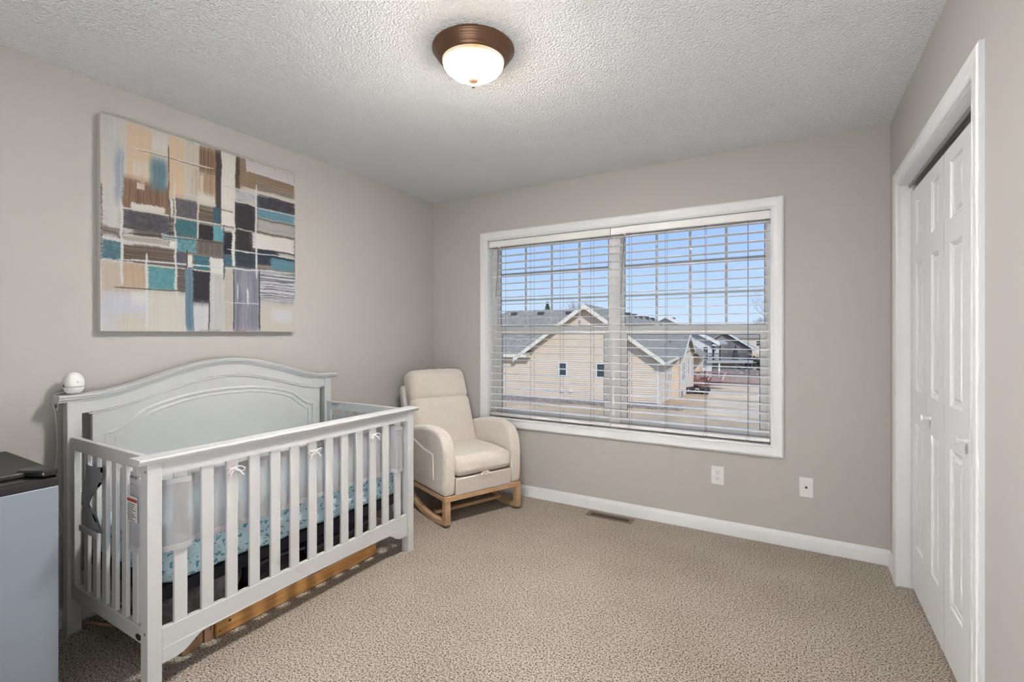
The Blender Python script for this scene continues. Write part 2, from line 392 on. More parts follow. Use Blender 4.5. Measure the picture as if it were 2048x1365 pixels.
# ------------------------------------------------------------------ blinds
def blind(x0, x1, label, cords, wand, wl):
    t = thing('window_blind', label, 'blind', ((x0+x1)/2, YB+.015, WZ0+.01), 0, 'white slatted blinds in the window')
    yc = YB+.036
    bm = B(); zt = WZ1-.013
    prism(bm, [(YB-.002, zt-.052), (YB-.006, zt-.046), (YB-.006, zt-.008), (YB-.001, zt), (YB+.004, zt), (YB+.004, zt-.052)], 'x', x0, x1)
    obj('valance', bm, BLIND, t)
    obj('headrail', bx(x0+.004, x1-.004, YB+.006, YB+.064, zt-.040, zt-.001), BLIND, t)
    bm = B(); ym = YB+.034; hw = .031
    # slightly crowned slat
    top = []; bot = []
    for i in range(7):
        q = -1+2*i/6; top.append((ym+q*hw, .0015+.0022*(1-q*q))); bot.append((ym+q*hw, -.0015+.0022*(1-q*q)))
    prism(bm, top+bot[::-1], 'x', x0+.004, x1-.004)
    zr = WZ0+.030
    zs = []; z = zr+.052; pitch = .0566
    while z < zt-.06: zs.append(z); z += pitch
    first = obj('slat', bm, BLIND, t, loc=(0, 0, zs[0]))
    first.location = Vector((0, 0, zs[0]))-ORG[t.name]
    for z in zs[1:]:
        c = first.copy(); C.objects.link(c); c.parent = t; c.location = Vector((0, 0, z))-ORG[t.name]
    bm = B(); prism(bm, [(ym-hw, zr-.006), (ym-hw, zr+.008), (ym-hw+.004, zr+.012), (ym+hw-.004, zr+.012), (ym+hw, zr+.008), (ym+hw, zr-.006), (ym, zr-.008)], 'x', x0+.003, x1-.003)
    obj('bottom_rail', bm, BLIND, t, bevel=.001)
    for cx in cords:
        bm = B()
        tube(bm, [(cx, ym-hw-.002, zt-.05), (cx, ym-hw-.002, zr+.012)], .0012, 5)
        tube(bm, [(cx-.002, ym+hw+.001, zt-.04), (cx-.002, ym+hw+.001, zr+.012)], .0012, 5)
        tube(bm, [(cx-.008, ym-hw-.001, zr+.016), (cx-.012, ym-hw-.004, zr-.006), (cx+.010, ym-hw-.004, zr-.002), (cx+.006, ym-hw-.002, zr+.014)], .0012, 5)
        obj('ladder_cord', bm, CORD, t)
    bm = B(); tube(bm, [(wand, YB-.010, zt-.060), (wand-.002, YB-.013, zt-.080)], .0022, 6); tube(bm, [(wand-.002, YB-.013, zt-.078), (wand-.024, YB-.018, zt-.078-wl)], .0038, 8)
    obj('tilt_wand', bm, WANDM, t, smooth=True)
    bm = B(); box(bm, wand-.008, wand+.008, YB-.012, YB-.004, zt-.062, zt-.050)
    obj('wand_clip', bm, BLIND, t, bevel=.001)
CORD = mat('grey_cord', (.20, .20, .21), .8); WANDM = mat('wand', (.30, .29, .27), .35)
blind(WX0+.022, -1.137, 'white slatted blind on the left half of the window, beside the cream rocking chair', (-2.050, -1.785, -1.531, -1.286), -2.070, .385)
blind(-1.133, WX1-.010, 'white slatted blind on the right half of the window, nearer the closet', (-.999, -.751, -.498, -.248), -1.030, .40)

# ------------------------------------------------------------------ door_1 : closet with bifold leaves, casing, jamb, track
d = thing('door_1', 'white bifold closet doors with moulded panels and round knobs', None, (XR, 2.5, 0), kind='structure')
fmr = lambda u, v, dd: (XR-dd, u, v)
cs = [(DY0+.012, 0, -1, 0), (DY0+.012, DZ-.010, -1, 1), (DY1-.012, DZ-.010, 1, 1), (DY1-.012, 0, 1, 0)]
PR2 = [(w_*1.06, d_*.95) for w_, d_ in PROF]
obj('casing', casing(B(), cs, PR2, fmr, False), TRIM, d)
bm = B(); box(bm, XR-.001, XR+.10, DY0, DY0+.016, 0, DZ); box(bm, XR-.001, XR+.10, DY1-.004, DY1+.012, 0, DZ); box(bm, XR-.001, XR+.10, DY0+.016, DY1-.004, DZ-.014, DZ)
obj('jamb', bm, TRIM, d)
bm = B(); box(bm, XR+.040, XR+.046, DY0+.016, DY1-.004, DZ-.029, DZ-.014); box(bm, XR+.070, XR+.076, DY0+.016, DY1-.004, DZ-.029, DZ-.014); box(bm, XR+.046, XR+.070, DY0+.016, DY1-.004, DZ-.018, DZ-.014)
obj('track', bm, CHROME, d)
obj('closet_shade_sheet', bx(XR+.098, XR+.100, DY0+.016, DY1-.004, 0, DZ-.014), DARK, d)  # black sheet added behind the leaves, standing in for the closet's shade
XD = XR+.052                                             # front face of the leaves
def leaf(y0, y1, knob_y=None):
    z0, z1 = .018, DZ-.052
    a, b = y0+.078, y1-.078
    PZ = ((.245, .845), (1.005, 1.625), (1.715, 1.935))
    bm = B(); th = .032
    box(bm, XD, XD+th, y0, a, z0, z1); box(bm, XD, XD+th, b, y1, z0, z1)
    zz = [z0]+[q for p in PZ for q in p]+[z1]
    for i in range(0, 8, 2): box(bm, XD, XD+th, a, b, zz[i], zz[i+1])
    bmesh.ops.remove_doubles(bm, verts=bm.verts, dist=1e-5)
    lf = obj('door_leaf', bm, TRIM, d)
    for p0, p1 in PZ:
        bm = B(); rings = []
        for w_, dx in ((0, 0), (.006, .006), (.012, .0075), (.016, .010), (.024, .010), (.038, .004), (.040, .004)):
            w_ = min(w_, (b-a)/2-.004)
            rings.append([bm.verts.new((XD+dx, y, z)) for y, z in ((a+w_, p0+w_), (b-w_, p0+w_), (b-w_, p1-w_), (a+w_, p1-w_))])
        for A, Q in zip(rings, rings[1:]):
            for k in range(4): bm.faces.new((A[k], A[(k+1) % 4], Q[(k+1) % 4], Q[k]))
        bm.faces.new(rings[-1])
        obj('panel', bm, TRIM, lf)
    if knob_y:
        bm = lathe(B(), [(.0, -.036), (.008, -.0365), (.014, -.036), (.0165, -.032), (.014, -.027), (.008, -.022), (.0065, -.010), (.008, -.003), (.011, 0)], (XD, knob_y, .912), 24, 'x')
        obj('knob', bm, TRIM, lf, smooth=True)
leaf(2.795, 3.096); leaf(2.510, 2.793, 2.715); leaf(2.186, 2.500, 2.205); leaf(1.905, 2.184)

# ------------------------------------------------------------------ wall plates and floor register
def plate(name, label, x0, x1, z0, z1, kind):
    t = thing(name, label, 'wall plate' if kind else 'outlet', ((x0+x1)/2, YB, z0))
    cx, cz = (x0+x1)/2, (z0+z1)/2
    obj('cover', bx(x0, x1, YB-.006, YB, z0, z1), PLASTW, t, bevel=.003, seg=3)
    if kind:
        obj('jack', lathe(B(), [(.0065, YB-.006), (.0065, YB-.011), (.0045, YB-.011), (.0045, YB-.009), (0, YB-.009)], (cx, 0, cz), 16, 'y'), SLOT, t)
        for s in (-1, 1): obj('screw', lathe(B(), [(.003, YB-.0058), (.003, YB-.0072), (0, YB-.0072)], (cx, 0, cz+s*.042), 12, 'y'), PLASTW, t)
    else:
        for s in (-1, 1):
            r = bx(cx-.0165, cx+.0165, YB-.0072, YB-.0058, cz+s*.0195-.014, cz+s*.0195+.014)
            r = obj('receptacle', r, PLASTW, t, bevel=.005)
            bm = B(); q = cz+s*.0195
            box(bm, cx-.0075, cx-.0055, YB-.0082, YB-.0070, q-.001, q+.008); box(bm, cx+.0055, cx+.0075, YB-.0082, YB-.0070, q, q+.007)
            lathe(bm, [(.0028, YB-.0070), (.0028, YB-.0082), (0, YB-.0082)], (cx, 0, q-.0065), 10, 'y')
            obj('slot', bm, SLOT, r)
plate('power_outlet', 'white duplex power outlet low on the wall under the window', -.461, -.385, .311, .429, 0)
plate('coaxial_wall_plate', 'blank white wall plate with one round cable jack, right of the power outlet', .029, .099, .312, .428, 1)
vt = thing('floor_register', 'brown slotted metal floor vent set in the carpet below the window', 'vent', (-1.105, 3.262, 0))
vx0, vx1, vy0, vy1 = -1.272, -.945, 3.212, 3.308
bm = B(); a0, a1, b0, b1 = vx0+.030, vx1-.024, vy0+.018, vy1-.030
box(bm, vx0, a0, vy0, vy1, 0, .0032); box(bm, a1, vx1, vy0, vy1, 0, .0032); box(bm, a0, a1, vy0, b0, 0, .0032); box(bm, a0, a1, b1, vy1, 0, .0032)
obj('frame', bm, TAUPEV, vt, bevel=.001)
obj('slot_shade', bx(a0, a1, b0, b1, .0004, .001), DARK, vt)  # flat black sheet on the carpet, painting the shade between the louvers
fs = obj('louver', bx(-.0022, .0022, b0, b1, .001, .0022), TAUPEV, vt, loc=(a0+.008, 0, 0))
for v in fs.data.vertices: v.co.y -= vt.location.y
fs.location = (a0+.008-vt.location.x, 0, 0)
nL = 20
for i in range(1, nL):
    c = fs.copy(); C.objects.link(c); c.parent = vt; c.location = (a0+.008+(a1-a0-.014)*i/(nL-1)-vt.location.x, 0, 0)

# ------------------------------------------------------------------ ceiling light
cl = thing('ceiling_light', 'round flush ceiling lamp, bronze rim around a glowing alabaster glass bowl', 'lamp', (-1.130, 1.628, ZC))
cc = (-1.130, 1.628, ZC)
pr = [(.0, 0), (.166, 0), (.167, -.006), (.163, -.011), (.159, -.013), (.156, -.020), (.152, -.027), (.148, -.029), (.146, -.035), (.142, -.040), (.138, -.042), (.136, -.047), (.132, -.051), (.128, -.052), (.125, -.049), (.120, -.040)]
obj('rim', lathe(B(), pr, cc, 64), BRONZE, cl, smooth=True)
pr = [(.1255, -.049)]+[(.1255*math.cos(a_)**1.08, -.049-.072*math.sin(a_)) for a_ in [i*PI/2/44 for i in range(1, 44)]]+[(0, -.121)]
obj('glass_bowl', lathe(B(), pr, (0, 0, 0), 64), make_lamp_glass(), cl, smooth=True, loc=cc)
pr = [(.0, -.119), (.0200, -.1205), (.0215, -.125), (.0195, -.130), (.011, -.136), (.0055, -.140), (.0045, -.143), (.0072, -.146), (.0072, -.152), (.004, -.156), (0, -.157)]
obj('finial', lathe(B(), pr, cc, 24), BRONZE, cl, smooth=True)

# ------------------------------------------------------------------ abstract canvas
RECTS=[(0.001,0.251,0.133,1.009,(203, 201, 196),'v',(180, 182, 186),0.5),(0.049,0.586,0.092,0.878,(148, 158, 172),'vf',(200, 200, 200),0.6),(0.097,0.613,0.209,1.014,(212, 190, 166),'v',(190, 165, 140),0.3),(0.126,0.751,0.194,0.826,(214, 206, 192),'v',(200, 185, 170),0.5),(0.209,0.892,0.278,0.995,(212, 210, 205),'v',(190, 180, 170),0.3),(0.278,0.684,0.357,1.01,(213, 188, 162),'v',(200, 175, 150),0.3),(0.348,0.701,0.432,0.998,(204, 198, 188),'vf',(185, 170, 150),0.5),(0.382,0.72,0.511,0.869,(206, 198, 186),'v',(160, 135, 112),0.6),(0.429,0.856,0.538,1.002,(105, 80, 62),'v',(165, 140, 118),0.8),(0.454,0.721,0.517,0.842,(180, 155, 130),'v',(140, 112, 90),0.6),(0.515,0.668,0.54,1.007,(62, 54, 52),'v',(90, 75, 65),0.4),(0.54,0.686,0.625,1.005,(224, 221, 214),'v',(200, 195, 188),0.3),(0.623,0.814,0.648,1.002,(60, 48, 40),'v',(120, 100, 80),0.5),(0.648,0.839,1.01,1.005,(150, 128, 108),'h',(120, 100, 80),0.6),(0.681,0.93,1.01,1.0,(208, 206, 212),'h',(190, 180, 175),0.5),(0.747,0.839,1.01,0.883,(165, 157, 150),'h',(110, 95, 82),0.7),(0.09,0.593,0.281,0.73,(96, 68, 50),'v',(170, 140, 112),0.6),(0.194,0.692,0.279,0.875,(78, 114, 128),'vf',(120, 140, 150),0.5),(0.14,0.688,0.182,0.722,(226, 222, 212),'n',(0, 0, 0),0),(0.12,0.585,0.265,0.627,(226, 224, 216),'h',(190, 180, 168),0.4),(0.09,0.491,0.281,0.578,(60, 58, 64),'b',(95, 95, 104),0.6),(0.283,0.593,0.304,0.68,(222, 220, 212),'n',(0, 0, 0),0),(0.283,0.493,0.309,0.584,(50, 45, 45),'h',(180, 175, 170),0.6),(0.314,0.591,0.416,0.687,(82, 80, 86),'b',(104, 103, 110),0.5),(0.418,0.589,0.503,0.67,(66, 54, 46),'h',(190, 172, 148),0.6),(0.424,0.689,0.511,0.747,(220, 216, 206),'h',(205, 200, 190),0.4),(0.314,0.499,0.416,0.581,(46, 98, 106),'b',(80, 125, 132),0.5),(0.503,0.596,0.541,0.679,(60, 96, 113),'v',(40, 60, 75),0.4),(0.423,0.5,0.503,0.575,(28, 26, 32),'n',(0, 0, 0),0),(0.503,0.501,0.557,0.581,(88, 150, 165),'v',(130, 185, 200),0.4),(0.54,0.591,0.621,0.676,(224, 222, 216),'n',(0, 0, 0),0),(0.54,0.564,0.625,0.588,(190, 185, 176),'h',(215, 210, 205),0.5),(0.625,0.755,0.737,0.808,(190, 192, 199),'b',(160, 162, 168),0.5),(0.625,0.595,0.739,0.739,(47, 44, 49),'b',(64, 60, 64),0.4),(0.749,0.741,1.01,0.809,(58, 57, 66),'b',(88, 90, 102),0.6),(0.749,0.685,1.01,0.732,(94, 138, 158),'h',(120, 160, 175),0.5),(0.749,0.593,1.01,0.671,(184, 182, 180),'h',(150, 146, 142),0.6),(0.559,0.435,0.6,0.557,(30, 28, 36),'n',(0, 0, 0),0),(0.557,0.372,0.604,0.429,(75, 118, 135),'h',(50, 75, 90),0.5),(0.599,0.369,0.622,0.579,(215, 213, 208),'v',(180, 175, 170),0.4),(0.622,0.471,0.72,0.583,(46, 42, 46),'v',(66, 60, 62),0.4),(0.72,0.49,1.01,0.583,(225, 222, 218),'h',(205, 200, 196),0.3),(0.622,0.378,0.741,0.461,(44, 50, 62),'h',(62, 84, 102),0.5),(0.749,0.404,1.01,0.491,(44, 50, 62),'h',(62, 70, 84),0.5),(0.886,0.46,1.01,0.489,(196, 186, 172),'h',(170, 165, 160),0.4),(0.838,0.382,1.01,0.444,(88, 130, 148),'h',(120, 158, 172),0.5),(0.763,0.176,1.01,0.36,(118, 120, 130),'H',(215, 215, 220),0.9),(0.001,0.445,0.09,0.484,(78, 62, 50),'h',(185, 185, 190),0.6),(0.001,0.44,0.076,0.455,(205, 203, 200),'v',(120, 115, 112),0.5),(0.09,0.42,0.285,0.467,(196, 190, 184),'h',(140, 128, 118),0.5),(0.001,0.34,0.08,0.422,(68, 104, 118),'b',(100, 130, 142),0.6),(0.09,0.336,0.307,0.416,(76, 64, 56),'h',(140, 126, 112),0.6),(0.001,0.151,0.194,0.329,(194, 182, 170),'v',(180, 164, 150),0.4),(0.09,0.211,0.18,0.327,(192, 170, 148),'v',(170, 150, 130),0.5),(0.249,0.469,0.418,0.491,(150, 170, 178),'h',(196, 196, 196),0.6),(0.281,0.427,0.362,0.47,(226, 224, 216),'n',(0, 0, 0),0),(0.323,0.42,0.411,0.486,(108, 158, 168),'b',(70, 115, 125),0.6),(0.418,0.419,0.555,0.483,(92, 85, 82),'v',(150, 140, 130),0.5),(0.32,0.336,0.363,0.416,(80, 80, 88),'b',(100, 100, 108),0.5),(0.366,0.335,0.397,0.409,(224, 222, 214),'n',(0, 0, 0),0),(0.402,0.335,0.477,0.405,(52, 102, 116),'b',(85, 130, 142),0.5),(0.48,0.323,0.554,0.409,(220, 220, 216),'n',(0, 0, 0),0),(0.194,0.212,0.309,0.322,(82, 138, 148),'b',(105, 158, 166),0.5),(0.32,0.207,0.363,0.324,(84, 74, 70),'h',(130, 120, 112),0.6),(0.001,-0.008,0.369,0.192,(199, 201, 211),'n',(0, 0, 0),0),(0.001,-0.008,0.369,0.09,(205, 198, 182),'vf',(199, 201, 211),0.3),(0.194,-0.008,0.369,0.194,(208, 202, 190),'b',(200, 202, 210),0.5),(0.117,0.13,0.188,0.197,(216, 216, 216),'h',(200, 200, 205),0.3),(0.363,-0.008,0.399,0.329,(86, 120, 136),'v',(130, 150, 168),0.5),(0.4,0.156,0.48,0.323,(42, 40, 48),'n',(0, 0, 0),0),(0.4,-0.008,0.475,0.151,(205, 205, 213),'n',(0, 0, 0),0),(0.48,-0.008,0.561,0.318,(188, 188, 188),'v',(212, 212, 214),0.6),(0.561,-0.008,0.609,0.362,(190, 185, 174),'v',(175, 170, 160),0.3),(0.612,-0.008,0.763,0.36,(112, 113, 126),'v',(165, 165, 178),0.8),(0.628,0.167,0.642,0.288,(215, 215, 222),'vf',(190, 190, 196),0.3),(0.687,0.148,0.706,0.263,(215, 215, 222),'vf',(190, 190, 196),0.3),(0.767,-0.008,1.01,0.165,(208, 200, 184),'vf',(200, 198, 200),0.4),(0.826,0.049,1.01,0.155,(214, 214, 222),'hf',(205, 200, 195),0.3)]
LINES=[(0.143,0.88,0.511,0.883,0.006,(120, 105, 92)),(0.119,0.883,0.502,0.89,0.008,(215, 210, 200)),(0.083,0.625,0.082,0.215,0.012,(214, 212, 212)),(0.183,0.387,0.185,0.0,0.011,(214, 214, 218)),(0.307,0.773,0.31,0.543,0.01,(214, 208, 200)),(0.309,0.543,0.32,0.13,0.011,(208, 208, 210)),(0.423,0.746,0.418,0.488,0.01,(205, 202, 200)),(0.741,0.871,0.745,0.31,0.013,(212, 214, 220)),(0.609,0.561,0.609,0.368,0.012,(214, 214, 216)),(0.617,0.807,0.617,0.563,0.01,(214, 212, 208)),(0.09,0.586,0.551,0.59,0.01,(205, 202, 200)),(0.09,0.579,0.281,0.579,0.004,(50, 44, 40)),(0.001,0.43,0.309,0.425,0.009,(206, 206, 206)),(0.062,0.34,1.006,0.37,0.01,(208, 212, 218)),(0.574,0.462,1.006,0.461,0.008,(212, 214, 218)),(0.54,0.811,1.006,0.815,0.009,(206, 204, 200)),(0.588,0.743,0.747,0.736,0.008,(210, 208, 204)),(0.549,0.165,0.763,0.162,0.006,(205, 205, 212)),(0.049,0.206,0.361,0.207,0.008,(105, 95, 88)),(0.554,0.591,0.554,0.286,0.007,(70, 78, 92)),(0.61,0.353,0.612,0.002,0.007,(60, 74, 95)),(0.763,0.365,0.761,0.003,0.008,(58, 62, 74)),(0.279,0.947,0.281,0.666,0.006,(80, 70, 62)),(0.366,0.427,0.366,0.329,0.006,(40, 38, 42)),(0.475,0.322,0.475,0.001,0.007,(60, 56, 60)),(0.09,0.467,0.554,0.491,0.004,(46, 42, 42)),(0.285,0.667,0.285,0.484,0.005,(50, 46, 46)),(0.63,0.59,0.72,0.586,0.006,(190, 190, 190)),(0.749,0.814,1.006,0.809,0.005,(40, 38, 42)),(0.538,0.995,0.538,0.588,0.005,(90, 85, 82))]

def paint_canvas(N=400):
    rng = np.random.default_rng(7)
    img = np.full((N, N, 3), (204, 198, 188), float)      # row 0 = bottom
    mid_ = slice(int(.33*N), int(.68*N)); s_ = rng.random((N, 1, 1)); s_ = (s_+np.roll(s_, 1, 0)+np.roll(s_, 2, 0))/3
    img[mid_] = (np.array((62, 54, 50))*(1-s_)+np.array((176, 166, 156))*s_)[mid_]
    def streak(h, w_, kind):
        if kind in ('v', 'vf'):
            s = rng.random(w_); s = np.convolve(s, np.ones(3)/3, 'same'); s = (s-s.min())/(np.ptp(s)+1e-6); a = np.tile(s, (h, 1))
            k = rng.random((max(2, h//40+2), w_)); yy = np.linspace(0, k.shape[0]-1.001, h); i = yy.astype(int); f = (yy-i)[:, None]
            return .55*a+.45*(k[i]*(1-f)+k[i+1]*f)
        if kind in ('h', 'H', 'hf'):
            return streak(w_, h, 'v').T
        k = rng.random((h//5+3, w_//5+3)); yy = np.linspace(0, k.shape[0]-1.001, h); xx = np.linspace(0, k.shape[1]-1.001, w_)
        i = yy.astype(int)[:, None]; j = xx.astype(int)[None]; f = (yy-yy.astype(int))[:, None]; g_ = (xx-xx.astype(int))[None]
        return k[i, j]*(1-f)*(1-g_)+k[i+1, j]*f*(1-g_)+k[i, j+1]*(1-f)*g_+k[i+1, j+1]*f*g_
    for (u0, v0, u1, v1, c, st, c2, am) in RECTS:
        gx = .006 if sum(c) < 520 else .002
        x0, x1 = int(max(0, u0-gx)*N), int(min(1, u1+gx)*N); y0, y1 = int(max(0, v0-gx)*N), int(min(1, v1+gx)*N)
        h, w_ = y1-y0, x1-x0
        if h < 2 or w_ < 2: continue
        s = streak(h, w_, st if st != 'n' else 'b')
        s = np.clip((s-.5)*1.7+.5, 0, 1)[..., None]*am
        if st == 'H': s = (s > .45)*am*.9+s*.1
        col = np.array(c)*(1-s)+np.array(c2)*s if st != 'n' else np.array(c)+(s-.0)*0+(rng.random((h, w_, 1))-.5)*5
        al = np.ones((h, w_))
        yy, xx = np.mgrid[0:h, 0:w_]
        # ragged brush edge
        ex = rng.random(h)*2.5; ey = rng.random(w_)*2.5
        al *= np.clip((xx-ex[:, None])/1.5+.4, 0, 1)*np.clip((w_-1-xx-ex[::-1][:, None])/1.5+.4, 0, 1)
        al *= np.clip((yy-ey[None])/1.5+.4, 0, 1)*np.clip((h-1-yy-ey[::-1][None])/1.5+.4, 0, 1)
        if st in ('vf',): al *= np.clip(np.minimum(yy, h-1-yy)/(h*.25)+.1, 0, 1)*np.clip(np.minimum(xx, w_-1-xx)/(w_*.3)+.1, 0, 1)
        if st in ('hf',): al *= np.clip(np.minimum(xx, w_-1-xx)/(w_*.25)+.1, 0, 1)*np.clip(np.minimum(yy, h-1-yy)/(h*.3)+.1, 0, 1)
        al = al[..., None]
        img[y0:y1, x0:x1] = img[y0:y1, x0:x1]*(1-al)+col*al
    # dragged dry-brush smears: downwards in the outer bands, sideways through the middle right
    def smear(a_, ax, n_): return sum(np.roll(a_, k, ax) for k in range(-n_, n_+1))/(2*n_+1)
    Y, X = np.mgrid[0:N, 0:N]/N
    mv = (np.clip((Y-.66)*14, 0, 1)*np.clip((.72-X)*9, 0, 1)+np.clip((.24-Y)*12, 0, 1))[..., None]*(.45+.55*rng.random((1, N, 1)))
    img = img*(1-mv)+smear(img, 0, 9)*mv
    mh = (np.clip((X-.60)*9, 0, 1)*np.clip((Y-.24)*12, 0, 1)*np.clip((.94-Y)*12, 0, 1)+np.clip((.24-X)*12, 0, 1)*np.clip((Y-.40)*12, 0, 1)*np.clip((.60-Y)*12, 0, 1))[..., None]*.9*rng.random((N, 1, 1))
    img = img*(1-mh)+smear(img, 1, 9)*mh
    img *= (.975+.05*(rng.random((1, N, 1))*.5+rng.random((N, 1, 1))*.5))
    for (u0, v0, u1, v1, wd, c) in LINES:
        du, dv = u1-u0, v1-v0; L = math.hypot(du, dv)
        t = ((X-u0)*du+(Y-v0)*dv)/L/L; d = np.abs((X-u0)*dv-(Y-v0)*du)/L
        jit = (rng.random(N)*.45+.62)
        jj = jit[np.clip((t*N).astype(int), 0, N-1)]
        taper = np.clip(np.minimum(t, 1-t)*12+.25, 0, 1)
        al = (np.clip((wd*.5*jj*taper-d)*N+.5, 0, 1)*(t > 0)*(t < 1))[..., None]*.93
        img = img*(1-al)+np.array(c)*al
    # the hand's wobble: shift rows and columns a little
    k1 = rng.random((14, 14)); k2 = rng.random((14, 14)); g1_ = np.linspace(0, 12.99, N); i_ = g1_.astype(int); f_ = g1_-i_
    def up(k): 
        a_ = k[i_]*(1-f_[:, None])+k[i_+1]*f_[:, None]; return a_[:, i_]*(1-f_)+a_[:, i_+1]*f_
    dx_ = ((up(k1)-.5)*N*.014).astype(int); dy_ = ((up(k2)-.5)*N*.014).astype(int); yy, xx = np.mgrid[0:N, 0:N]
    img = img[np.clip(yy+dy_, 0, N-1), np.clip(xx+dx_, 0, N-1)]
    img += (rng.random((N, N, 1))-.5)*6
    return np.clip(img, 0, 255)
PY0, PY1, PZ0, PZ1, PX = .957, 1.946, 1.292, 2.283, -2.713
N = 400; img = paint_canvas(N)/255.0
lin = np.where(img <= .04045, img/12.92, ((img+.055)/1.055)**2.4)
cv = thing('canvas_painting', 'large square abstract canvas of teal, brown, black and white blocks above the crib', 'painting', (XL+.02, (PY0+PY1)/2, PZ0))
idx = np.arange((N+1)*(N+1)).reshape(N+1, N+1)
gy, gz = np.meshgrid(np.linspace(PY0, PY1, N+1), np.linspace(PZ0, PZ1, N+1))
co = np.stack([np.full_like(gy, PX), gy, gz], -1).reshape(-1, 3)-np.array(ORG[cv.name])
faces = np.stack([idx[:-1, :-1], idx[:-1, 1:], idx[1:, 1:], idx[1:, :-1]], -1).reshape(-1, 4)
me = bpy.data.meshes.new('painted_face')
me.vertices.add(len(co)); me.vertices.foreach_set('co', co.ravel())
me.loops.add(faces.size); me.loops.foreach_set('vertex_index', faces.ravel())
me.polygons.add(len(faces)); me.polygons.foreach_set('loop_start', np.arange(0, faces.size, 4)); me.polygons.foreach_set('loop_total', np.full(len(faces), 4))
me.update(calc_edges=True)
ca = me.color_attributes.new('paint', 'FLOAT_COLOR', 'POINT')
pad = np.pad(lin, ((0, 1), (0, 1), (0, 0)), 'edge').reshape(-1, 3)
ca.data.foreach_set('color', np.concatenate([pad*.82, np.ones((len(pad), 1))], 1).ravel())
pm = mat('brushed_paint', (.5, .5, .5), .55, spec=.3, bump=(120, .25, .002)); nn = pm.node_tree
at_ = nn.nodes.new('ShaderNodeVertexColor'); at_.layer_name = 'paint'; nn.links.new(at_.outputs[0], nn.nodes['Principled BSDF'].inputs['Base Color'])
o = bpy.data.objects.new('painted_face', me); C.objects.link(o); me.materials.append(pm); o.parent = cv
obj('stretched_canvas', bx(XL+.003, PX-.0008, PY0-.001, PY1+.001, PZ0-.001, PZ1+.001), mat('canvas_edge', (.62, .60, .57), .8), cv, bevel=.002)

# ------------------------------------------------------------------ crib
cb = thing('crib', 'white wooden baby crib with an arched panelled headboard and slatted sides', 'crib', (-2.34, 1.5, 0))
XF, XB = -1.945, -2.660            # front face of front posts / front face of back posts
YA, YZ = .818, 2.184               # outer ends
def post(x0, x1, y0, y1, z1, nm='post'):
    return obj(nm, bx(x0, x1, y0, y1, 0, z1), CRIBW, cb, bevel=.002)
post(XF-.050, XF, YA, YA+.046, .822); post(XF-.050, XF, YZ-.046, YZ, .822)
post(XB-.045, XB, YA+.006, YA+.056, .990); post(XB-.045, XB, YZ-.056, YZ-.006, .990)
# front rail with moulded cap
x = XF
cap = [(x-.056, .822), (x+.004, .822), (x+.008, .826), (x+.010, .831), (x+.016, .834), (x+.017, .840), (x+.012, .845), (x-.060, .845), (x-.064, .840), (x-.062, .832)]
bm = prism(B(), cap, 'y', YA-.030, YZ+.034); obj('top_cap', bm, CRIBW, cb, bevel=.0012)
bm = prism(B(), [(x-.034, .772), (x-.006, .772), (x-.006, .822), (x-.034, .822)], 'y', YA+.046, YZ-.046)
obj('front_top_rail', bm, CRIBW, cb)
bm = prism(B(), [(x-.034, .150), (x-.010, .150), (x-.010, .222), (x-.034, .222)], 'y', YA+.046, YZ-.046)
obj('front_bottom_rail', bm, CRIBW, cb, bevel=.0015)
# apron with scalloped lower edge
ya, yb_ = YA+.046, YZ-.046
pts = [(ya, .152), (ya, .098)]
for k in range(9):
    t = k/8; s_ = t*t*(3-2*t); pts.append((ya+.062+.088*t, .098+.004+(.044)*s_)) if k else pts.append((ya+.050, .098))
mid = (ya+yb_)/2
for k in range(1, 10):
    t = k/10; pts.append((ya+.15+(yb_-ya-.30)*t, .146+.006*math.sin(PI*t)))
mir = [(2*mid-p, q) for p, q in pts[2:11]][::-1]
pts = pts+mir+[(yb_, .098), (yb_, .152)]
obj('apron', prism(B(), pts, 'x', x-.032, x-.007), CRIBW, cb, bevel=.0012)
# front slats
f0_ = obj('slat', bx(x-.028, x-.014, .9095, .9550, .218, .776), CRIBW, cb, bevel=.0025)
for i in range(1, 13):
    c = f0_.copy(); C.objects.link(c); c.parent = cb; c.location = (0, .0947*i, 0)
# end frames (near and far): rails, edge stiles, six slats
def end_frame(yc, name_first=None, out=-1):
    y0, y1 = yc-.011, yc+.011
    obj('end_top_rail', bx(XB, XF-.050, y0, y1, .786, .838), CRIBW, cb, bevel=.002)
    obj('end_bottom_rail', bx(XB, XF-.050, y0, y1, .158, .216), CRIBW, cb, bevel=.002)
    obj('end_stile', bx(XB, XB+.034, y0, y1, .216, .786), CRIBW, cb, bevel=.002)
    obj('end_stile', bx(XF-.078, XF-.050, y0, y1, .216, .786), CRIBW, cb, bevel=.002)
    s0 = obj('end_slat', bx(-2.543, -2.504, yc-.007, yc+.007, .214, .788), CRIBW, cb, bevel=.0025)
    for i in range(1, 6):
        c = s0.copy(); C.objects.link(c); c.parent = cb; c.location = (.0855*i, 0, 0)
end_frame(YA+.030); end_frame(YZ-.030)
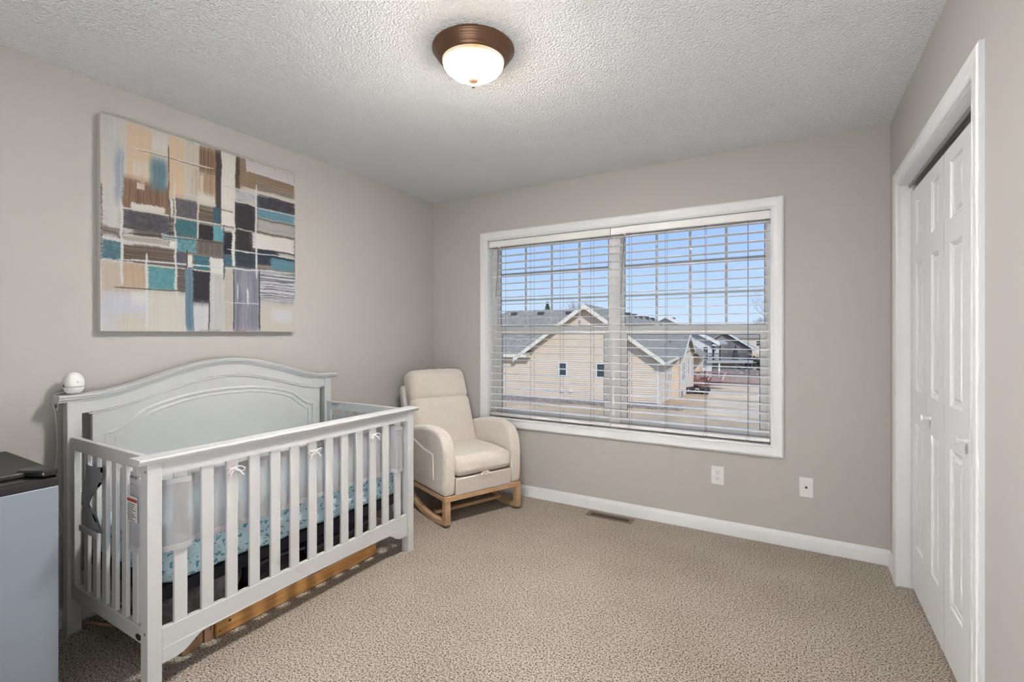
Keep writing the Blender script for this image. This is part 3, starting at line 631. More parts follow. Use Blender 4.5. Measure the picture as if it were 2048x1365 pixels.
# headboard
YC = 1.507
def arch(y, a, h, wd=.66, base=0.0):
    u = abs(y-YC); return a+h*(.5*(1+math.cos(PI*min(1, u/wd))))**1.0
HS = 60
hy0, hy1 = .880, 2.134
def ys(a, b, n): return [a+(b-a)*i/n for i in range(n+1)]
pan = [(y, arch(y, .935, .130)) for y in ys(.915, 2.099, HS)]
pan = [(.915, .25)]+pan+[(2.099, .25)]
obj('headboard_panel', prism(B(), pan, 'x', XB-.034, XB-.014), CRIBW, cb)
band = [(y, arch(y, .935, .122)) for y in ys(YA+.056, YZ-.056, HS)]
bandt = [(y, arch(y, .994, .130)) for y in ys(YA+.056, YZ-.056, HS)]
bm = B()
for X_ in (XB-.036, XB-.004):
    pass
rows = []
A = [[bm.verts.new((X_, y, z)) for y, z in ln] for X_ in (XB-.036, XB-.004) for ln in (band, bandt)]
for i in range(HS):
    for P_, Q_ in ((A[0], A[1]), (A[2], A[3]), (A[0], A[2]), (A[1], A[3])):
        bm.faces.new((P_[i], P_[i+1], Q_[i+1], Q_[i]))
for k in (0, -1): bm.faces.new((A[0][k], A[1][k], A[3][k], A[2][k]))
obj('headboard_arch_rail', bm, CRIBW, cb, smooth=False)
# cap moulding swept along the arch
capp = [(-.046, 0), (.004, 0), (.006, .006), (.009, .010), (.013, .012), (.014, .017), (.017, .021), (.018, .027), (.014, .030), (-.050, .030)]
bm = B(); rings = []
for y in ys(YA-.024, YZ+.030, 80):
    zb = arch(y, .988, .130)
    sl = (arch(y+.001, .988, .130)-arch(y-.001, .988, .130))/.002; nrm = math.hypot(1, sl)
    rings.append([bm.verts.new((XB+p, y-q*sl/nrm, zb+q/nrm)) for p, q in capp])
for R0, R1 in zip(rings, rings[1:]):
    for k in range(len(capp)): bm.faces.new((R0[k], R1[k], R1[(k+1) % len(capp)], R0[(k+1) % len(capp)]))
bm.faces.new(rings[0]); bm.faces.new(rings[-1][::-1])
obj('headboard_cap', bm, CRIBW, cb)
# raised inset moulding
def strip(path, w_, d_, name, x0):
    bm = B(); rings = []
    for i, (y, z) in enumerate(path):
        a = path[max(0, i-1)]; b = path[min(len(path)-1, i+1)]
        ty, tz = b[0]-a[0], b[1]-a[1]; L = math.hypot(ty, tz); ny, nz = -tz/L, ty/L
        rings.append([bm.verts.new((x0+dx, y+ny*o_, z+nz*o_)) for o_, dx in ((-w_, 0), (-w_*.6, d_), (w_*.2, d_*.9), (w_, .001), (w_, 0))])
    for R0, R1 in zip(rings, rings[1:]):
        for k in range(4): bm.faces.new((R0[k], R1[k], R1[k+1], R0[k+1]))
    return obj(name, bm, CRIBW, cb)
ctl = [(.965, .30), (.965, .828), (.969, .834), (.985, .836), (1.010, .843), (1.045, .866), (1.09, .902), (1.12, .920), (1.18, .940), (1.27, .962), (1.38, .977), (1.507, .982)]
full = ctl+[(2*YC-p, q) for p, q in ctl[:-1]][::-1]
strip(full, .008, .005, 'inset_moulding', XB-.014)
ctl2 = [(1.000, .30)]+[(p+.035 if p < 1.0 else p+.02*(1.5-p)/.5, q-.022) for p, q in ctl[1:-1]]+[(1.507, .958)]
full2 = ctl2+[(2*YC-p, q) for p, q in ctl2[:-1]][::-1]
strip(full2, .006, .004, 'inset_moulding', XB-.014)
strip([(y, arch(y, .928, .122)) for y in ys(.90, 2.11, 50)], .004, .004, 'headboard_bead', XB-.010)
obj('headboard_bottom_rail', bx(XB-.036, XB-.006, YA+.056, YZ-.056, .158, .24), CRIBW, cb)
# hardware : bolts, oval badge, warning label, steel mattress support
def bolt(y, z, r=.0045, nm='bolt', xs=None):
    obj(nm, lathe(B(), [(r, y), (r, y-.001), (0, y-.0012)], (xs, 0, z), 12, 'y'), CHROME, cb)
bolt(YA, .795, xs=XF-.014); bolt(YA, .225, xs=XF-.018); bolt(YA+.006, .955, xs=XB-.022); bolt(YA+.006, .34, xs=XB-.022)
bm = B(); cxb, czb = -2.055, .178
vs = [bm.verts.new((cxb+.021*math.cos(a), YA+.0170, czb+.011*math.sin(a))) for a in [k*2*PI/28 for k in range(28)]]
vs2 = [bm.verts.new(v.co+Vector((0, .0030, 0))) for v in vs]; bm.faces.new(vs); bm.faces.new(vs2[::-1])
for k in range(28): bm.faces.new((vs[k], vs2[k], vs2[(k+1) % 28], vs[(k+1) % 28]))
tag(obj('badge', bm, mat('dark_badge', (.06, .06, .065), .3, metal=.6), cb), 'dark oval metal badge')
obj('support_frame', bx(-2.64, -2.006, .885, 2.125, .294, .342), STEEL, cb)
for y in (.885, 2.105):
    for xx in (-2.06, -2.62): obj('support_bracket', bx(xx-.012, xx+.012, y, y+.006, .30, .56), STEEL, cb)
lb = obj('warning_label', bx(-2.612, -2.520, YZ-.0415, YZ-.0412, .797, .829), LABELW, cb); tag(lb, 'white printed warning label on the far end rail')
bm = B(); rnd = random.Random(3)
for i in range(6):
    z = .8265-i*.0048; L_ = rnd.uniform(.055, .083)
    if i < 2: box(bm, -2.609, -2.609+(.085 if i == 0 else .05), YZ-.0420, YZ-.0416, z-.0028, z)
    else: box(bm, -2.609, -2.609+L_, YZ-.0420, YZ-.0416, z-.0012, z)
obj('label_text', bm, INK, lb)

# ------------------------------------------------------------------ mattress, liner, ties
mt = thing('crib_mattress', 'crib mattress in a light blue sheet printed with small teal whales', 'mattress', (-2.32, 1.5, .342))
rnd = random.Random(5)
def ripple(p):
    q = p.copy()
    q.x += .006*math.sin(p.y*23+p.z*60)*(1 if p.x > -2.1 else 0); q.z += .004*math.sin(p.y*17+1); return q
bm = cushion(-2.625, -2.005, .895, 2.112, .343, .505, .03, .004, 24, ripple)
obj('fitted_sheet', bm, make_sheet(), mt, smooth=True)
ln = thing('crib_liner', 'grey breathable mesh crib liner with white edges woven between the slats', 'crib liner', (-2.0, 1.5, .49))
def smooth_path(pts, n=8):
    out = []
    P_ = [Vector(p) for p in pts]
    for i in range(len(P_)-1):
        a = P_[max(0, i-1)]; b = P_[i]; c = P_[i+1]; d_ = P_[min(len(P_)-1, i+2)]
        for k in range(n):
            t = k/n
            out.append(.5*((2*b)+(c-a)*t+(2*a-5*b+4*c-d_)*t*t+(3*b-a-3*c+d_)*t**3))
    out.append(P_[-1]); return out
def liner(path, zt, zb, name):
    pth = smooth_path(path)
    def rows(z0, z1, off, nz_):
        R_ = []
        for j in range(nz_+1):
            z = z0+(z1-z0)*j/nz_; R_.append([])
            for i, p in enumerate(pth):
                a = pth[max(0, i-1)]; b = pth[min(len(pth)-1, i+1)]; t = (b-a).normalized(); nrm = Vector((t.y, -t.x))
                wv = .0012*math.sin(i*.33+z*14)
                s = p+nrm*(off+wv); R_[-1].append((s.x, s.y, z+.002*math.sin(i*.2)))
        return R_
    m_ = obj(name, sheet(B(), rows(zb, zt, 0, 8), .002), MESHF, ln, smooth=True)
    obj('binding', sheet(B(), rows(zb-.004, zb+.018, -.0012, 2), .0045), TRIMFAB, m_, smooth=True); obj('binding', sheet(B(), rows(zt-.016, zt+.003, -.0012, 2), .0045), TRIMFAB, m_, smooth=True)
xi, xo = x-.036, x-.008
front = [(xi-.004, 2.125), (xi+.003, 2.112), (xo, 2.098), (xo+.002, 2.070), (xo, 2.048), (xi, 2.034)]+[(xi-.002, y) for y in (2.01, 1.9, 1.7, 1.5, 1.3, 1.15, 1.02, .985)]+[(xo-.004, .966), (xo+.002, .950), (xo+.002, .925), (xo, .908), (xi+.01, .886), (xi-.014, .873), (-2.03, .862)]
liner([(p, q) for p, q in front], .748, .492, 'mesh_panel')
ye = YA+.030
endp = [(-2.020, ye+.022), (-2.030, ye-.004), (-2.038, ye-.017), (-2.075, ye-.018), (-2.112, ye-.016), (-2.124, ye+.004), (-2.135, ye+.018), (-2.2, ye+.022), (-2.3, ye+.022), (-2.334, ye+.018)]
liner(endp, .752, .492, 'mesh_panel')
ye2 = YZ-.030
liner([(-2.60, ye2-.022), (-2.45, ye2-.020), (-2.3, ye2-.022), (-2.15, ye2-.020), (-2.02, ye2-.022)], .752, .492, 'mesh_panel')
# twisted end flap over the two rear slats of the near end
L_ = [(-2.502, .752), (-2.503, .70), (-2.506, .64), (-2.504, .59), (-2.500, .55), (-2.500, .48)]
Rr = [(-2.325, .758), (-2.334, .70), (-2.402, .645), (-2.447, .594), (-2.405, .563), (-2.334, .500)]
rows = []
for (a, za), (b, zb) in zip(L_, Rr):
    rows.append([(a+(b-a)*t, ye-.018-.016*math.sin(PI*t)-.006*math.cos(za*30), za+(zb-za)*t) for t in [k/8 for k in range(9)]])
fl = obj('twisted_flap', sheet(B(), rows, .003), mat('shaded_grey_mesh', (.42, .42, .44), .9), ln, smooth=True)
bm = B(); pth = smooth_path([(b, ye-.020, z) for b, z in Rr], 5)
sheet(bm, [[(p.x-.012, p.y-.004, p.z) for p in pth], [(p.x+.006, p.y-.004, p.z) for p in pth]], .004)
obj('binding', bm, mat('shaded_binding', (.50, .49, .52), .9), fl, smooth=True)  # the liner's white binding again, with the flap's shade put into its colour
bm = B(); box(bm, -2.506, -2.336, ye-.036, ye-.030, .482, .505); obj('binding', bm, bpy.data.materials['shaded_binding'], fl, bevel=.002)
# care label
cl_ = obj('care_label', bx(-2.112, -2.038, ye-.0235, ye-.0222, .598, .690), LABELW, ln); tag(cl_, 'white care label with a red stripe')
obj('red_stripe', bx(-2.112, -2.038, ye-.0245, ye-.0236, .670, .681), LABELR, cl_)
bm = B(); rnd = random.Random(9)
for i in range(9): box(bm, -2.109, -2.109+rnd.uniform(.04, .066), ye-.0243, ye-.0236, .660-i*.0072, .6618-i*.0072)
obj('fine_print', bm, INK, cl_)
# tie bows
def bow(y, z, flip=1):
    bm = B(); xb_ = x-.006
    def loop(cy, cz, ry, rz, ang):
        return [(xb_+.006*math.sin(k*PI/6)+.004, cy+ry*math.cos(k*PI/6)*math.cos(ang)-rz*math.sin(k*PI/6)*math.sin(ang), cz+ry*math.cos(k*PI/6)*math.sin(ang)+rz*math.sin(k*PI/6)*math.cos(ang)) for k in range(13)]
    tube(bm, loop(y-.016, z-.008, .016, .008, .5*flip), .0026, 6)
    tube(bm, loop(y+.022, z-.006, .020, .010, -.45*flip), .0026, 6)
    tube(bm, [(xb_+.003, y, z), (xb_+.006, y-.012, z-.014), (xb_+.004, y-.020, z-.036)], [.003, .003, .0015], 6)
    tube(bm, [(xb_+.003, y, z), (xb_+.006, y+.018, z-.012), (xb_+.004, y+.036, z-.034)], [.003, .004, .003], 6)
    bmesh.ops.create_icosphere(bm, subdivisions=2, radius=.007, matrix=Matrix.Translation((xb_+.005, y, z)))
    tube(bm, [(xb_+.001, y-.024, z+.004), (xb_+.003, y, z), (xb_+.001, y+.024, z+.004)], .0026, 6)
    obj('tie_bow', bm, TRIMFAB, ln, smooth=True)
bow(1.124, .738); bow(1.500, .730, -1); bow(1.878, .736)

# ------------------------------------------------------------------ baby monitor, its tag and its cord
mn = thing('baby_monitor', 'white egg-shaped baby monitor camera on the left corner of the headboard', 'baby monitor', (-2.682, .853, 1.026))
mc = (-2.682, .853, 1.026)
pr = [(0, 0), (.024, 0), (.029, .006), (.0335, .016), (.0345, .0260)]
obj('base', lathe(B(), pr+[(0, .0262)], mc, 32), PLASTW, mn, smooth=True)
obj('seam', lathe(B(), [(0, .0262), (.0335, .0262), (.0335, .0276), (0, .0278)], mc, 32), INK, mn)
pr = [(0, .0278), (.0347, .0280), (.0350, .045)]+[(.035*math.cos(a), .048+.040*math.sin(a)) for a in [k*PI/2/10 for k in range(1, 10)]]+[(0, .088)]
obj('dome', lathe(B(), pr, mc, 32), PLASTW, mn, smooth=True)
bm = B(); a0_ = math.radians(-84)
vs = []
for k in range(13):
    t = PI*k/12; vs.append((math.cos(t)*.0048, .0285+.0055+math.sin(t)*.0035))
vs = [(.0048, .0285)]+vs+[(-.0048, .0285)]
ctr = Vector((mc[0]+.0345*math.cos(a0_), mc[1]+.0345*math.sin(a0_), mc[2])); tv = Vector((-math.sin(a0_), math.cos(a0_), 0)); nv = Vector((math.cos(a0_), math.sin(a0_), 0))
V0 = [bm.verts.new(ctr+tv*p+Vector((0, 0, q))+nv*.0012) for p, q in vs]; V1 = [bm.verts.new(ctr+tv*p+Vector((0, 0, q))-nv*.004) for p, q in vs]
bm.faces.new(V0); bm.faces.new(V1[::-1])
for k in range(len(V0)): bm.faces.new((V0[k], V1[k], V1[(k+1) % len(V0)], V0[(k+1) % len(V0)]))
obj('sensor_window', bm, INK, mn)
bm = B(); bmesh.ops.create_uvsphere(bm, u_segments=10, v_segments=6, radius=.0026, matrix=Matrix.Translation((mc[0]+.0347*math.cos(.05), mc[1]+.0347*math.sin(.05), mc[2]+.047)))
obj('button', bm, CHROME, mn)
# cord with hanging tag
cd_ = [(-2.712, .835, 1.030), (-2.716, .800, 1.020), (-2.722, .796, .985), (-2.724, .806, .93), (-2.724, .812, .80), (-2.722, .806, .72), (-2.722, .803, .62), (-2.718, .812, .54), (-2.714, .824, .47), (-2.716, .822, .43), (-2.722, .806, .40), (-2.735, .780, .385), (-2.736, .74, .375)]
cr_ = thing('monitor_cord', 'thin white power cord hanging down the wall beside the left crib post', 'cord', (-2.72, .80, .38))
pw = smooth_path(cd_, 6); obj('wire', tube(B(), pw, .0022, 6), mat('white_cord', (.62, .61, .57), .5), cr_, smooth=True)
M_ = Matrix.Translation((-2.700, .800, .972)) @ Matrix.Rotation(math.radians(12), 4, 'Y')
tg = obj('safety_tag', box(B(), -.014, .020, -.0006, .0006, -.013, .015, M_), LABELW, cr_); tag(tg, 'small white paper tag with a crossed-out circle')
bm = B()
def ring(bm, R_, r_, M):
    n_ = 24; pts_ = [M @ Vector((.003+R_*math.cos(2*PI*k/n_), -.0012, .001+R_*math.sin(2*PI*k/n_))) for k in range(n_+1)]
    tube(bm, pts_, r_, 5, False)
ring(bm, .0095, .0009, M_); tube(bm, [M_ @ Vector((-.004, -.0012, .008)), M_ @ Vector((.010, -.0012, -.006))], .0009, 5)
tube(bm, [M_ @ Vector((.006, -.0012, .006)), M_ @ Vector((.000, -.0012, -.003)), M_ @ Vector((-.003, -.0012, -.004))], .0013, 5)
obj('symbol', bm, INK, tg)

# ------------------------------------------------------------------ things stored under the crib
def blob(name, m, label, cat, x0, x1, y0, y1, z0, z1, seed, amp, parts=None, group=None, drape=0.0):
    r = random.Random(seed); ph = [(r.uniform(8, 30), r.uniform(8, 30), r.uniform(8, 30), r.uniform(0, 6)) for _ in range(5)]
    def f(p):
        q = p.copy(); s = sum(math.sin(a*p.x+b*p.y+c_*p.z+d__) for a, b, c_, d__ in ph)/5
        k = (p.z-z0)/(z1-z0)
        q += Vector((1, .4, .8))*s*amp*min(1, k*2); q.z = max(z0, q.z); q.x = min(q.x, x1); q.z = min(q.z, z1+amp*.3)
        return q
    t = thing(name, label, cat, ((x0+x1)/2, (y0+y1)/2, z0), group=group)
    o = obj('bag_body', cushion(x0, x1, y0, y1, z0, z1, .08, .0, 20, f), m, t, smooth=True)
    return t, o
bxp = thing('pine_drawer_box', 'long orange pine drawer box on the carpet under the crib', 'box', (-2.3, 1.57, 0))
px0, px1, py0, py1 = -2.50, -2.092, 1.132, 2.030
obj('front_board', bx(px1-.019, px1, py0, py1, .004, .135), PINE, bxp, bevel=.0015)
obj('side_board', bx(px0, px1-.019, py0+.002, py0+.020, .004, .135), PINE, bxp); obj('side_board', bx(px0, px1-.019, py1-.020, py1-.002, .004, .135), PINE, bxp)
obj('back_board', bx(px0-.016, px0, py0, py1, .004, .135), PINE, bxp); obj('bottom_board', bx(px0, px1-.019, py0+.02, py1-.02, .004, .010), PINE, bxp)
for (yy, zz, r_) in ((py0+.055, .050, .006), (py0+.012, .025, .003), (py0+.012, .11, .003), (py1-.075, .075, .006), (py1-.012, .03, .003), (py1-.012, .105, .003), (py0+.40, .085, .003), (py0+.62, .08, .003)):
    obj('screw_hole', lathe(B(), [(r_, px1+.0002), (r_, px1+.0006), (0, px1+.0006)], (0, yy, zz), 10, 'x'), SLOT, bxp)
def kraft(x0, x1, y0, y1, h, label):
    t = thing('kraft_box', label, 'box', ((x0+x1)/2, (y0+y1)/2, 0), group='brown boxes under the crib')
    bm = B(); k = .005
    box(bm, x1-k, x1, y0, y1, .002, h); box(bm, x0, x0+k, y0, y1, .002, h); box(bm, x0+k, x1-k, y0, y0+k, .002, h); box(bm, x0+k, x1-k, y1-k, y1, .002, h); box(bm, x0+k, x1-k, y0+k, y1-k, .002, .006)
    obj('carton', bm, KRAFT, t, bevel=.001)
    obj('hand_slot', bx(x1, x1+.0008, y1-.014, y1-.011, h*.35, h*.75), SLOT, t)
kraft(-2.42, -2.092, 1.000, 1.064, .125, 'open brown cardboard box under the crib, leftmost beside the corner post')
kraft(-2.42, -2.110, 1.069, 1.085, .120, 'thin brown carton between the two wider brown boxes under the crib')
kraft(-2.42, -2.104, 1.090, 1.126, .118, 'narrow brown cardboard box touching the pine drawer box under the crib')
g1, _ = blob('plastic_bag', BAGG, 'crumpled translucent grey plastic bag stuffed under the crib, nearest the front left post', 'bag', -2.52, -2.05, .900, 1.235, .142, .284, 2, .022)
g2, _ = blob('storage_bag', NAVY, 'folded dark navy fabric bag with a small teal tag, under the middle of the crib', 'bag', -2.50, -2.06, 1.245, 1.545, .140, .284, 4, .020)
obj('teal_tag', bx(-2.061, -2.056, 1.262, 1.292, .205, .232), TEAL, g2)
g3, _ = blob('storage_bag', NAVY, 'slumped dark navy fabric bag at the far right end under the crib', 'bag', -2.50, -2.07, 1.560, 2.010, .140, .270, 8, .020)
bm = B(); tube(bm, smooth_path([(-2.075, 1.58, .20), (-2.060, 1.70, .225), (-2.062, 1.84, .215), (-2.075, 1.98, .24)], 6), .008, 6)
obj('piping', bm, mat('grey_navy_piping', (.10, .105, .14), .5), g3, smooth=True)
bm = B(); tube(bm, smooth_path([(-2.065, 1.26, .245), (-2.050, 1.36, .262), (-2.052, 1.46, .250), (-2.065, 1.53, .235)], 6), .007, 6)
obj('piping', bm, bpy.data.materials['grey_navy_piping'], g2, smooth=True)
st = thing('wooden_dowel', 'thin wooden stick lying on the carpet by the rear left crib leg', 'stick', (-2.60, .93, .008))
obj('rod', tube(B(), [(-2.695, .900, .008), (-2.60, .935, .008), (-2.50, .975, .008)], .007, 8), BEECH, st, smooth=True)
for i, (px_, py_, lab) in enumerate(((-2.665, .985, 'cream petal-shaped foam piece under the crib, nearer the wall'), (-2.570, 1.000, 'cream petal-shaped foam piece under the crib, farther from the wall'))):
    bm = B(); pts_ = [(px_+(.042+.010*math.cos(5*a))*math.cos(a), py_+(.042+.010*math.cos(5*a))*math.sin(a)) for a in [k*2*PI/40 for k in range(40)]]
    prism(bm, pts_, 'z', .001, .012)
    t = obj('foam_petal', bm, CREAMF, None, bevel=.003); tag(t, lab, 'toy', 'foam petals under the crib')

# ------------------------------------------------------------------ mini fridge
fr_ = thing('mini_fridge', 'silver-grey mini fridge with a black top at the left edge', 'fridge', (-2.38, .40, 0))
fy0, fy1 = .165, .640
obj('cabinet', bx(-2.655, -2.205, fy0, fy1, .012, .806), BLACKG, fr_, bevel=.004)
obj('top_panel', bx(-2.655, -2.190, fy0, fy1, .806, .822), BLACKM, fr_, bevel=.004)
dr = obj('door', bx(-2.196, -2.134, fy0, fy1, .016, .771), SILVER, fr_, bevel=.003)
obj('door_cap', prism(B(), [(-2.196, .771), (-2.134, .771), (-2.134, .792), (-2.139, .800), (-2.150, .804), (-2.196, .806)], 'y', fy0, fy1), BLACKG, dr, bevel=.002)
bm = B(); prism(bm, [(-2.235, fy1-.075), (-2.215, fy1-.085), (-2.150, fy1-.050), (-2.137, fy1-.040), (-2.134, fy1), (-2.225, fy1), (-2.240, fy1-.02)], 'z', .806, .828)
obj('hinge_cover', bm, BLACKG, fr_, bevel=.006, seg=3)
for xx in (-2.60, -2.23):
    for yy in (fy0+.04, fy1-.04): obj('foot', lathe(B(), [(.016, 0), (.016, .013)], (xx, yy, 0), 16), BLACKM, fr_)

# ------------------------------------------------------------------ rocking chair (local frame: +x to its left side as seen from the front, +y backwards)
ch = thing('rocking_chair', 'cream boucle rocking chair on light wooden rockers in the corner by the window', 'chair', (-1.842, 2.800, 0), math.radians(67), local=True)
def T(p): return p
W2 = .318
def armrest(sx):
    a0, a1 = (W2-.088, W2) if sx > 0 else (-W2, -W2+.088)
    prof = [(.012, .203), (.004, .30), (.002, .44), (.010, .500), (.030, .552), (.062, .592), (.105, .617), (.165, .630), (.25, .634), (.36, .626), (.48, .606), (.60, .575), (.62, .54), (.63, .40), (.63, .203)]
    bm = prism(B(), prof, 'x', a0, a1)
    o = obj('armrest', bm, BOUCLE, ch, bevel=.026, seg=5); return o
al = armrest(-1); ar = armrest(1)
# storage pocket on the outer left arm
bm = prism(B(), [(.15, .290), (.45, .300), (.46, .520), (.30, .478), (.16, .462)], 'x', -W2-.007, -W2+.004)
pk = obj('side_pocket', bm, BOUCLE, al, bevel=.004, seg=3)
bm = B(); tube(bm, [(-W2-.008, .16, .456), (-W2-.008, .30, .472), (-W2-.008, .455, .512)], .0022, 6)
obj('hem', bm, BOUCLE, pk, smooth=True)
# seat cushion
def seatf(p):
    q = p.copy(); y = p.y
    q.z += .012*math.sin(PI*min(1, max(0, (y-.0)/.5)))
    if p.z < .36 and y < .1: q.y += (.36-p.z)*.25
    return q
bm = cushion(-W2+.090, W2-.090, -.006, .56, .315, .445, .045, .012, 14, seatf)
obj('seat_cushion', bm, BOUCLE, ch, smooth=True)
obj('front_panel', bx(-W2+.090, W2-.090, .004, .045, .203, .313), BOUCLE_PLAIN, ch, bevel=.008, seg=3)
obj('seat_box', bx(-W2+.085, W2-.085, .046, .60, .205, .31), BOUCLE_PLAIN, ch)
bm = B(); pts_ = [(-.050, .306), (-.038, .318), (-.018, .334), (.0, .338), (.018, .334), (.038, .318), (.050, .306)]
prism(bm, pts_, 'y', -.016, .006); obj('pull_tab', bm, BOUCLE, ch, bevel=.005, seg=3)
# backrest : two soft sections leaning back
lean = math.radians(25)
def backf(z0):
    def f(p):
        # local: x across, y thickness (0 = front), z up along the back
        wsc = 1-.05*(p.z/.66); x_ = p.x*wsc-.0
        y_ = .405+p.z*math.sin(lean)+p.y*math.cos(lean)+.02*math.cos(PI*p.z/.66)
        z_ = .375+p.z*math.cos(lean)-p.y*math.sin(lean)
        return Vector((x_, y_, z_))
    return f
def wr(base):
    def f(p):
        q = p.copy()
        if p.z > .64: q.z += .004*math.sin(p.x*60)*math.exp(-((p.x)/.08)**2)
        return base(q)
    return f
def seamf(base):
    def f(p):
        q = p.copy(); g_ = math.exp(-((p.z-.452)/.014)**2)
        if p.y < .05: q.y += .022*g_
        k = abs(q.x)/.262
        q.x *= 1-.02*g_
        if p.z > .655: q.z += .003*math.sin(p.x*70)*math.exp(-((p.x)/.09)**2)
        return base(q)
    return f
obj('back_cushion', cushion(-.285, .243, -.004, .13, .0, .690, .05, .012, 40, seamf(backf(0))), BOUCLE, ch, smooth=True)
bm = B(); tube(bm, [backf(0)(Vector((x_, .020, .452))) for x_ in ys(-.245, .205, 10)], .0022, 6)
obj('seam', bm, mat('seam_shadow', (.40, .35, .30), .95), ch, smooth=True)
obj('back_shell', cushion(-.285, .24, .10, .15, .08, .610, .02, 0, 4, backf(0)), BOUCLE_PLAIN, ch, smooth=True)
# grey folded footrest strap / wing visible beside the back
obj('side_wing', cushion(-.312, -.272, .10, .165, .34, .600, .012, 0, 6, backf(0)), mat('pale_grey_fabric', (.58, .57, .56), .9), ch, smooth=True)
# wooden frame
def wood(name, bm, **k): return obj(name, bm, BEECH, ch, bevel=.003, **k)
wood('front_rail', bx(-W2+.006, W2-.006, .006, .030, .170, .203))
for s in (-1, 1):
    xo_, xi_ = s*(W2-.004), s*(W2-.046); a, b = min(xo_, xi_), max(xo_, xi_)
    wood('side_rail', bx(a, b, .030, .60, .172, .203))
    wood('front_leg', bx(a, b, .002, .044, .045, .1705))
    bm = B(); Rk = .95; y0_ = .20
    n_ = 26; lo = []; hi = []
    for k in range(n_+1):
        y = .002+.66*k/n_; z = Rk-math.sqrt(Rk*Rk-(y-y0_)**2)+.001
        lo.append((y, z)); hi.append((y-.0, z+.034+(.020 if k < 2 else 0)))
    pts_ = lo+hi[::-1]
    wood('rocker', prism(B(), pts_, 'x', a, b))
    wood('rear_leg', prism(B(), [(.575, .105), (.612, .115), (.602, .172), (.565, .172)], 'x', a, b))
wood('stretcher', bx(-W2+.046, W2-.046, .20, .235, .034, .056))
wood('stretcher', bx(-W2+.046, W2-.046, .56, .59, .125, .15))

# ------------------------------------------------------------------ outdoors
def siding_mat(name, col, c2): return mat(name, col, .7, spec=.2, noise=(1.5, c2, .3, .7), bump=(30, .1, .01))
BEIGE = siding_mat('beige_vinyl_siding', (.72, .60, .47), (.66, .55, .42)); CREAMT = mat('cream_fascia', (.74, .70, .58), .6)
WHITES = siding_mat('white_siding', (.70, .70, .69), (.64, .64, .64)); TAUPES = siding_mat('taupe_siding', (.27, .235, .22), (.24, .21, .20))
SHING = mat('grey_brown_shingles', (.38, .345, .285), 1, spec=0, noise=(3.2, (.25, .23, .19), .35, .65, (1, 1, 3)), bump=(8, .6, .03))
SHINGB = mat('slate_shingles', (.27, .27, .28), 1, spec=0, noise=(3.2, (.15, .16, .175), .35, .65, (1, 1, 3)))
FOUND = mat('grey_foundation', (.26, .26, .26), .9); OWIN = mat('dark_window_pane', (.045, .055, .06), .1, spec=.6)
REDWD = mat('red_stained_wood', (.20, .085, .075), .7); PINKW = mat('pink_primed_wood', (.45, .28, .25), .7)
GREYD = mat('grey_deck_boards', (.42, .41, .39), .8); RAILD = mat('dark_rail', (.07, .07, .07), .6)
LAWN = mat('dormant_lawn', (.70, .505, .325), 1, spec=.0, noise=(.45, (.46, .345, .215), .32, .68), bump=(6, .6, .05))
ROCK = mat('river_rock', (.36, .31, .26), .9, noise=(6, (.20, .175, .155), .35, .6))
BARK = mat('bare_bark', (.30, .24, .21), .9); SPRUCE = mat('spruce_needles', (.045, .075, .035), .9); SHRUB = mat('dark_shrub', (.06, .065, .07), .9, noise=(8, (.03, .035, .035), .4, .6))
HEDGE = mat('brown_brush', (.17, .135, .115), .95, noise=(3, (.10, .08, .075), .35, .65))
def gz_(y):
    ks = [(-20, -3), (29.5, -3), (38, -3.55), (46, -4.05), (56, -4.5), (68, -5.1), (84, -4.2), (105, -2.4), (150, -1.2), (320, -.5)]
    for (a, za), (b, zb) in zip(ks, ks[1:]):
        if y <= b: t = (y-a)/(b-a); return za+(zb-za)*t
    return -.5
ysl = [3.6, 10, 20, 29.5, 33, 38, 42, 46, 51, 56, 62, 68, 76, 84, 95, 105, 125, 150, 220, 320]
xsl = [-150, -80, -40, -20, -10, -5, 0, 6, 15, 40, 90]
o = obj('lawn', sheet(B(), [[(x_, y_, gz_(y_)+(.05*math.sin(x_*1.3+y_)) if y_ > 30 else gz_(y_)) for x_ in xsl] for y_ in ysl]), LAWN); tag(o, kind='structure')

def clad(bm, x0, x1, y, z0, z1, pitch, left, right, axis='x', sgn=-1):
    """lapped siding courses on a plane; left(z), right(z) give the extents"""
    z = z0
    while z < z1-.01:
        zt = min(z+pitch, z1); a0, a1 = left(z), right(z); b0, b1 = left(zt), right(zt)
        if a1-a0 > .05:
            if b1 < b0: b0 = b1 = (b0+b1)/2
            P_ = ((a0, y+sgn*.035, z), (a1, y+sgn*.035, z), (b1, y+sgn*.006, zt), (b0, y+sgn*.006, zt))
            Q_ = ((a0, y, z), (a1, y, z))
            f = (lambda p: (p[0], p[1], p[2])) if axis == 'x' else (lambda p: (p[1], p[0], p[2]))
            v = [bm.verts.new(f(p)) for p in P_]; q = [bm.verts.new(f(p)) for p in Q_]
            bm.faces.new(v); bm.faces.new((q[0], q[1], v[1], v[0]))
        z = zt
def roof_slab(bm, pts, th=.14):
    v = [Vector(p) for p in pts]; n = (v[1]-v[0]).cross(v[2]-v[0]).normalized()
    if n.z < 0: n = -n
    top = [bm.verts.new(p+n*th) for p in v]; bot = [bm.verts.new(p) for p in v]
    bm.faces.new(top); bm.faces.new(bot[::-1])
    for i in range(len(v)): j = (i+1) % len(v); bm.faces.new((top[i], top[j], bot[j], bot[i]))
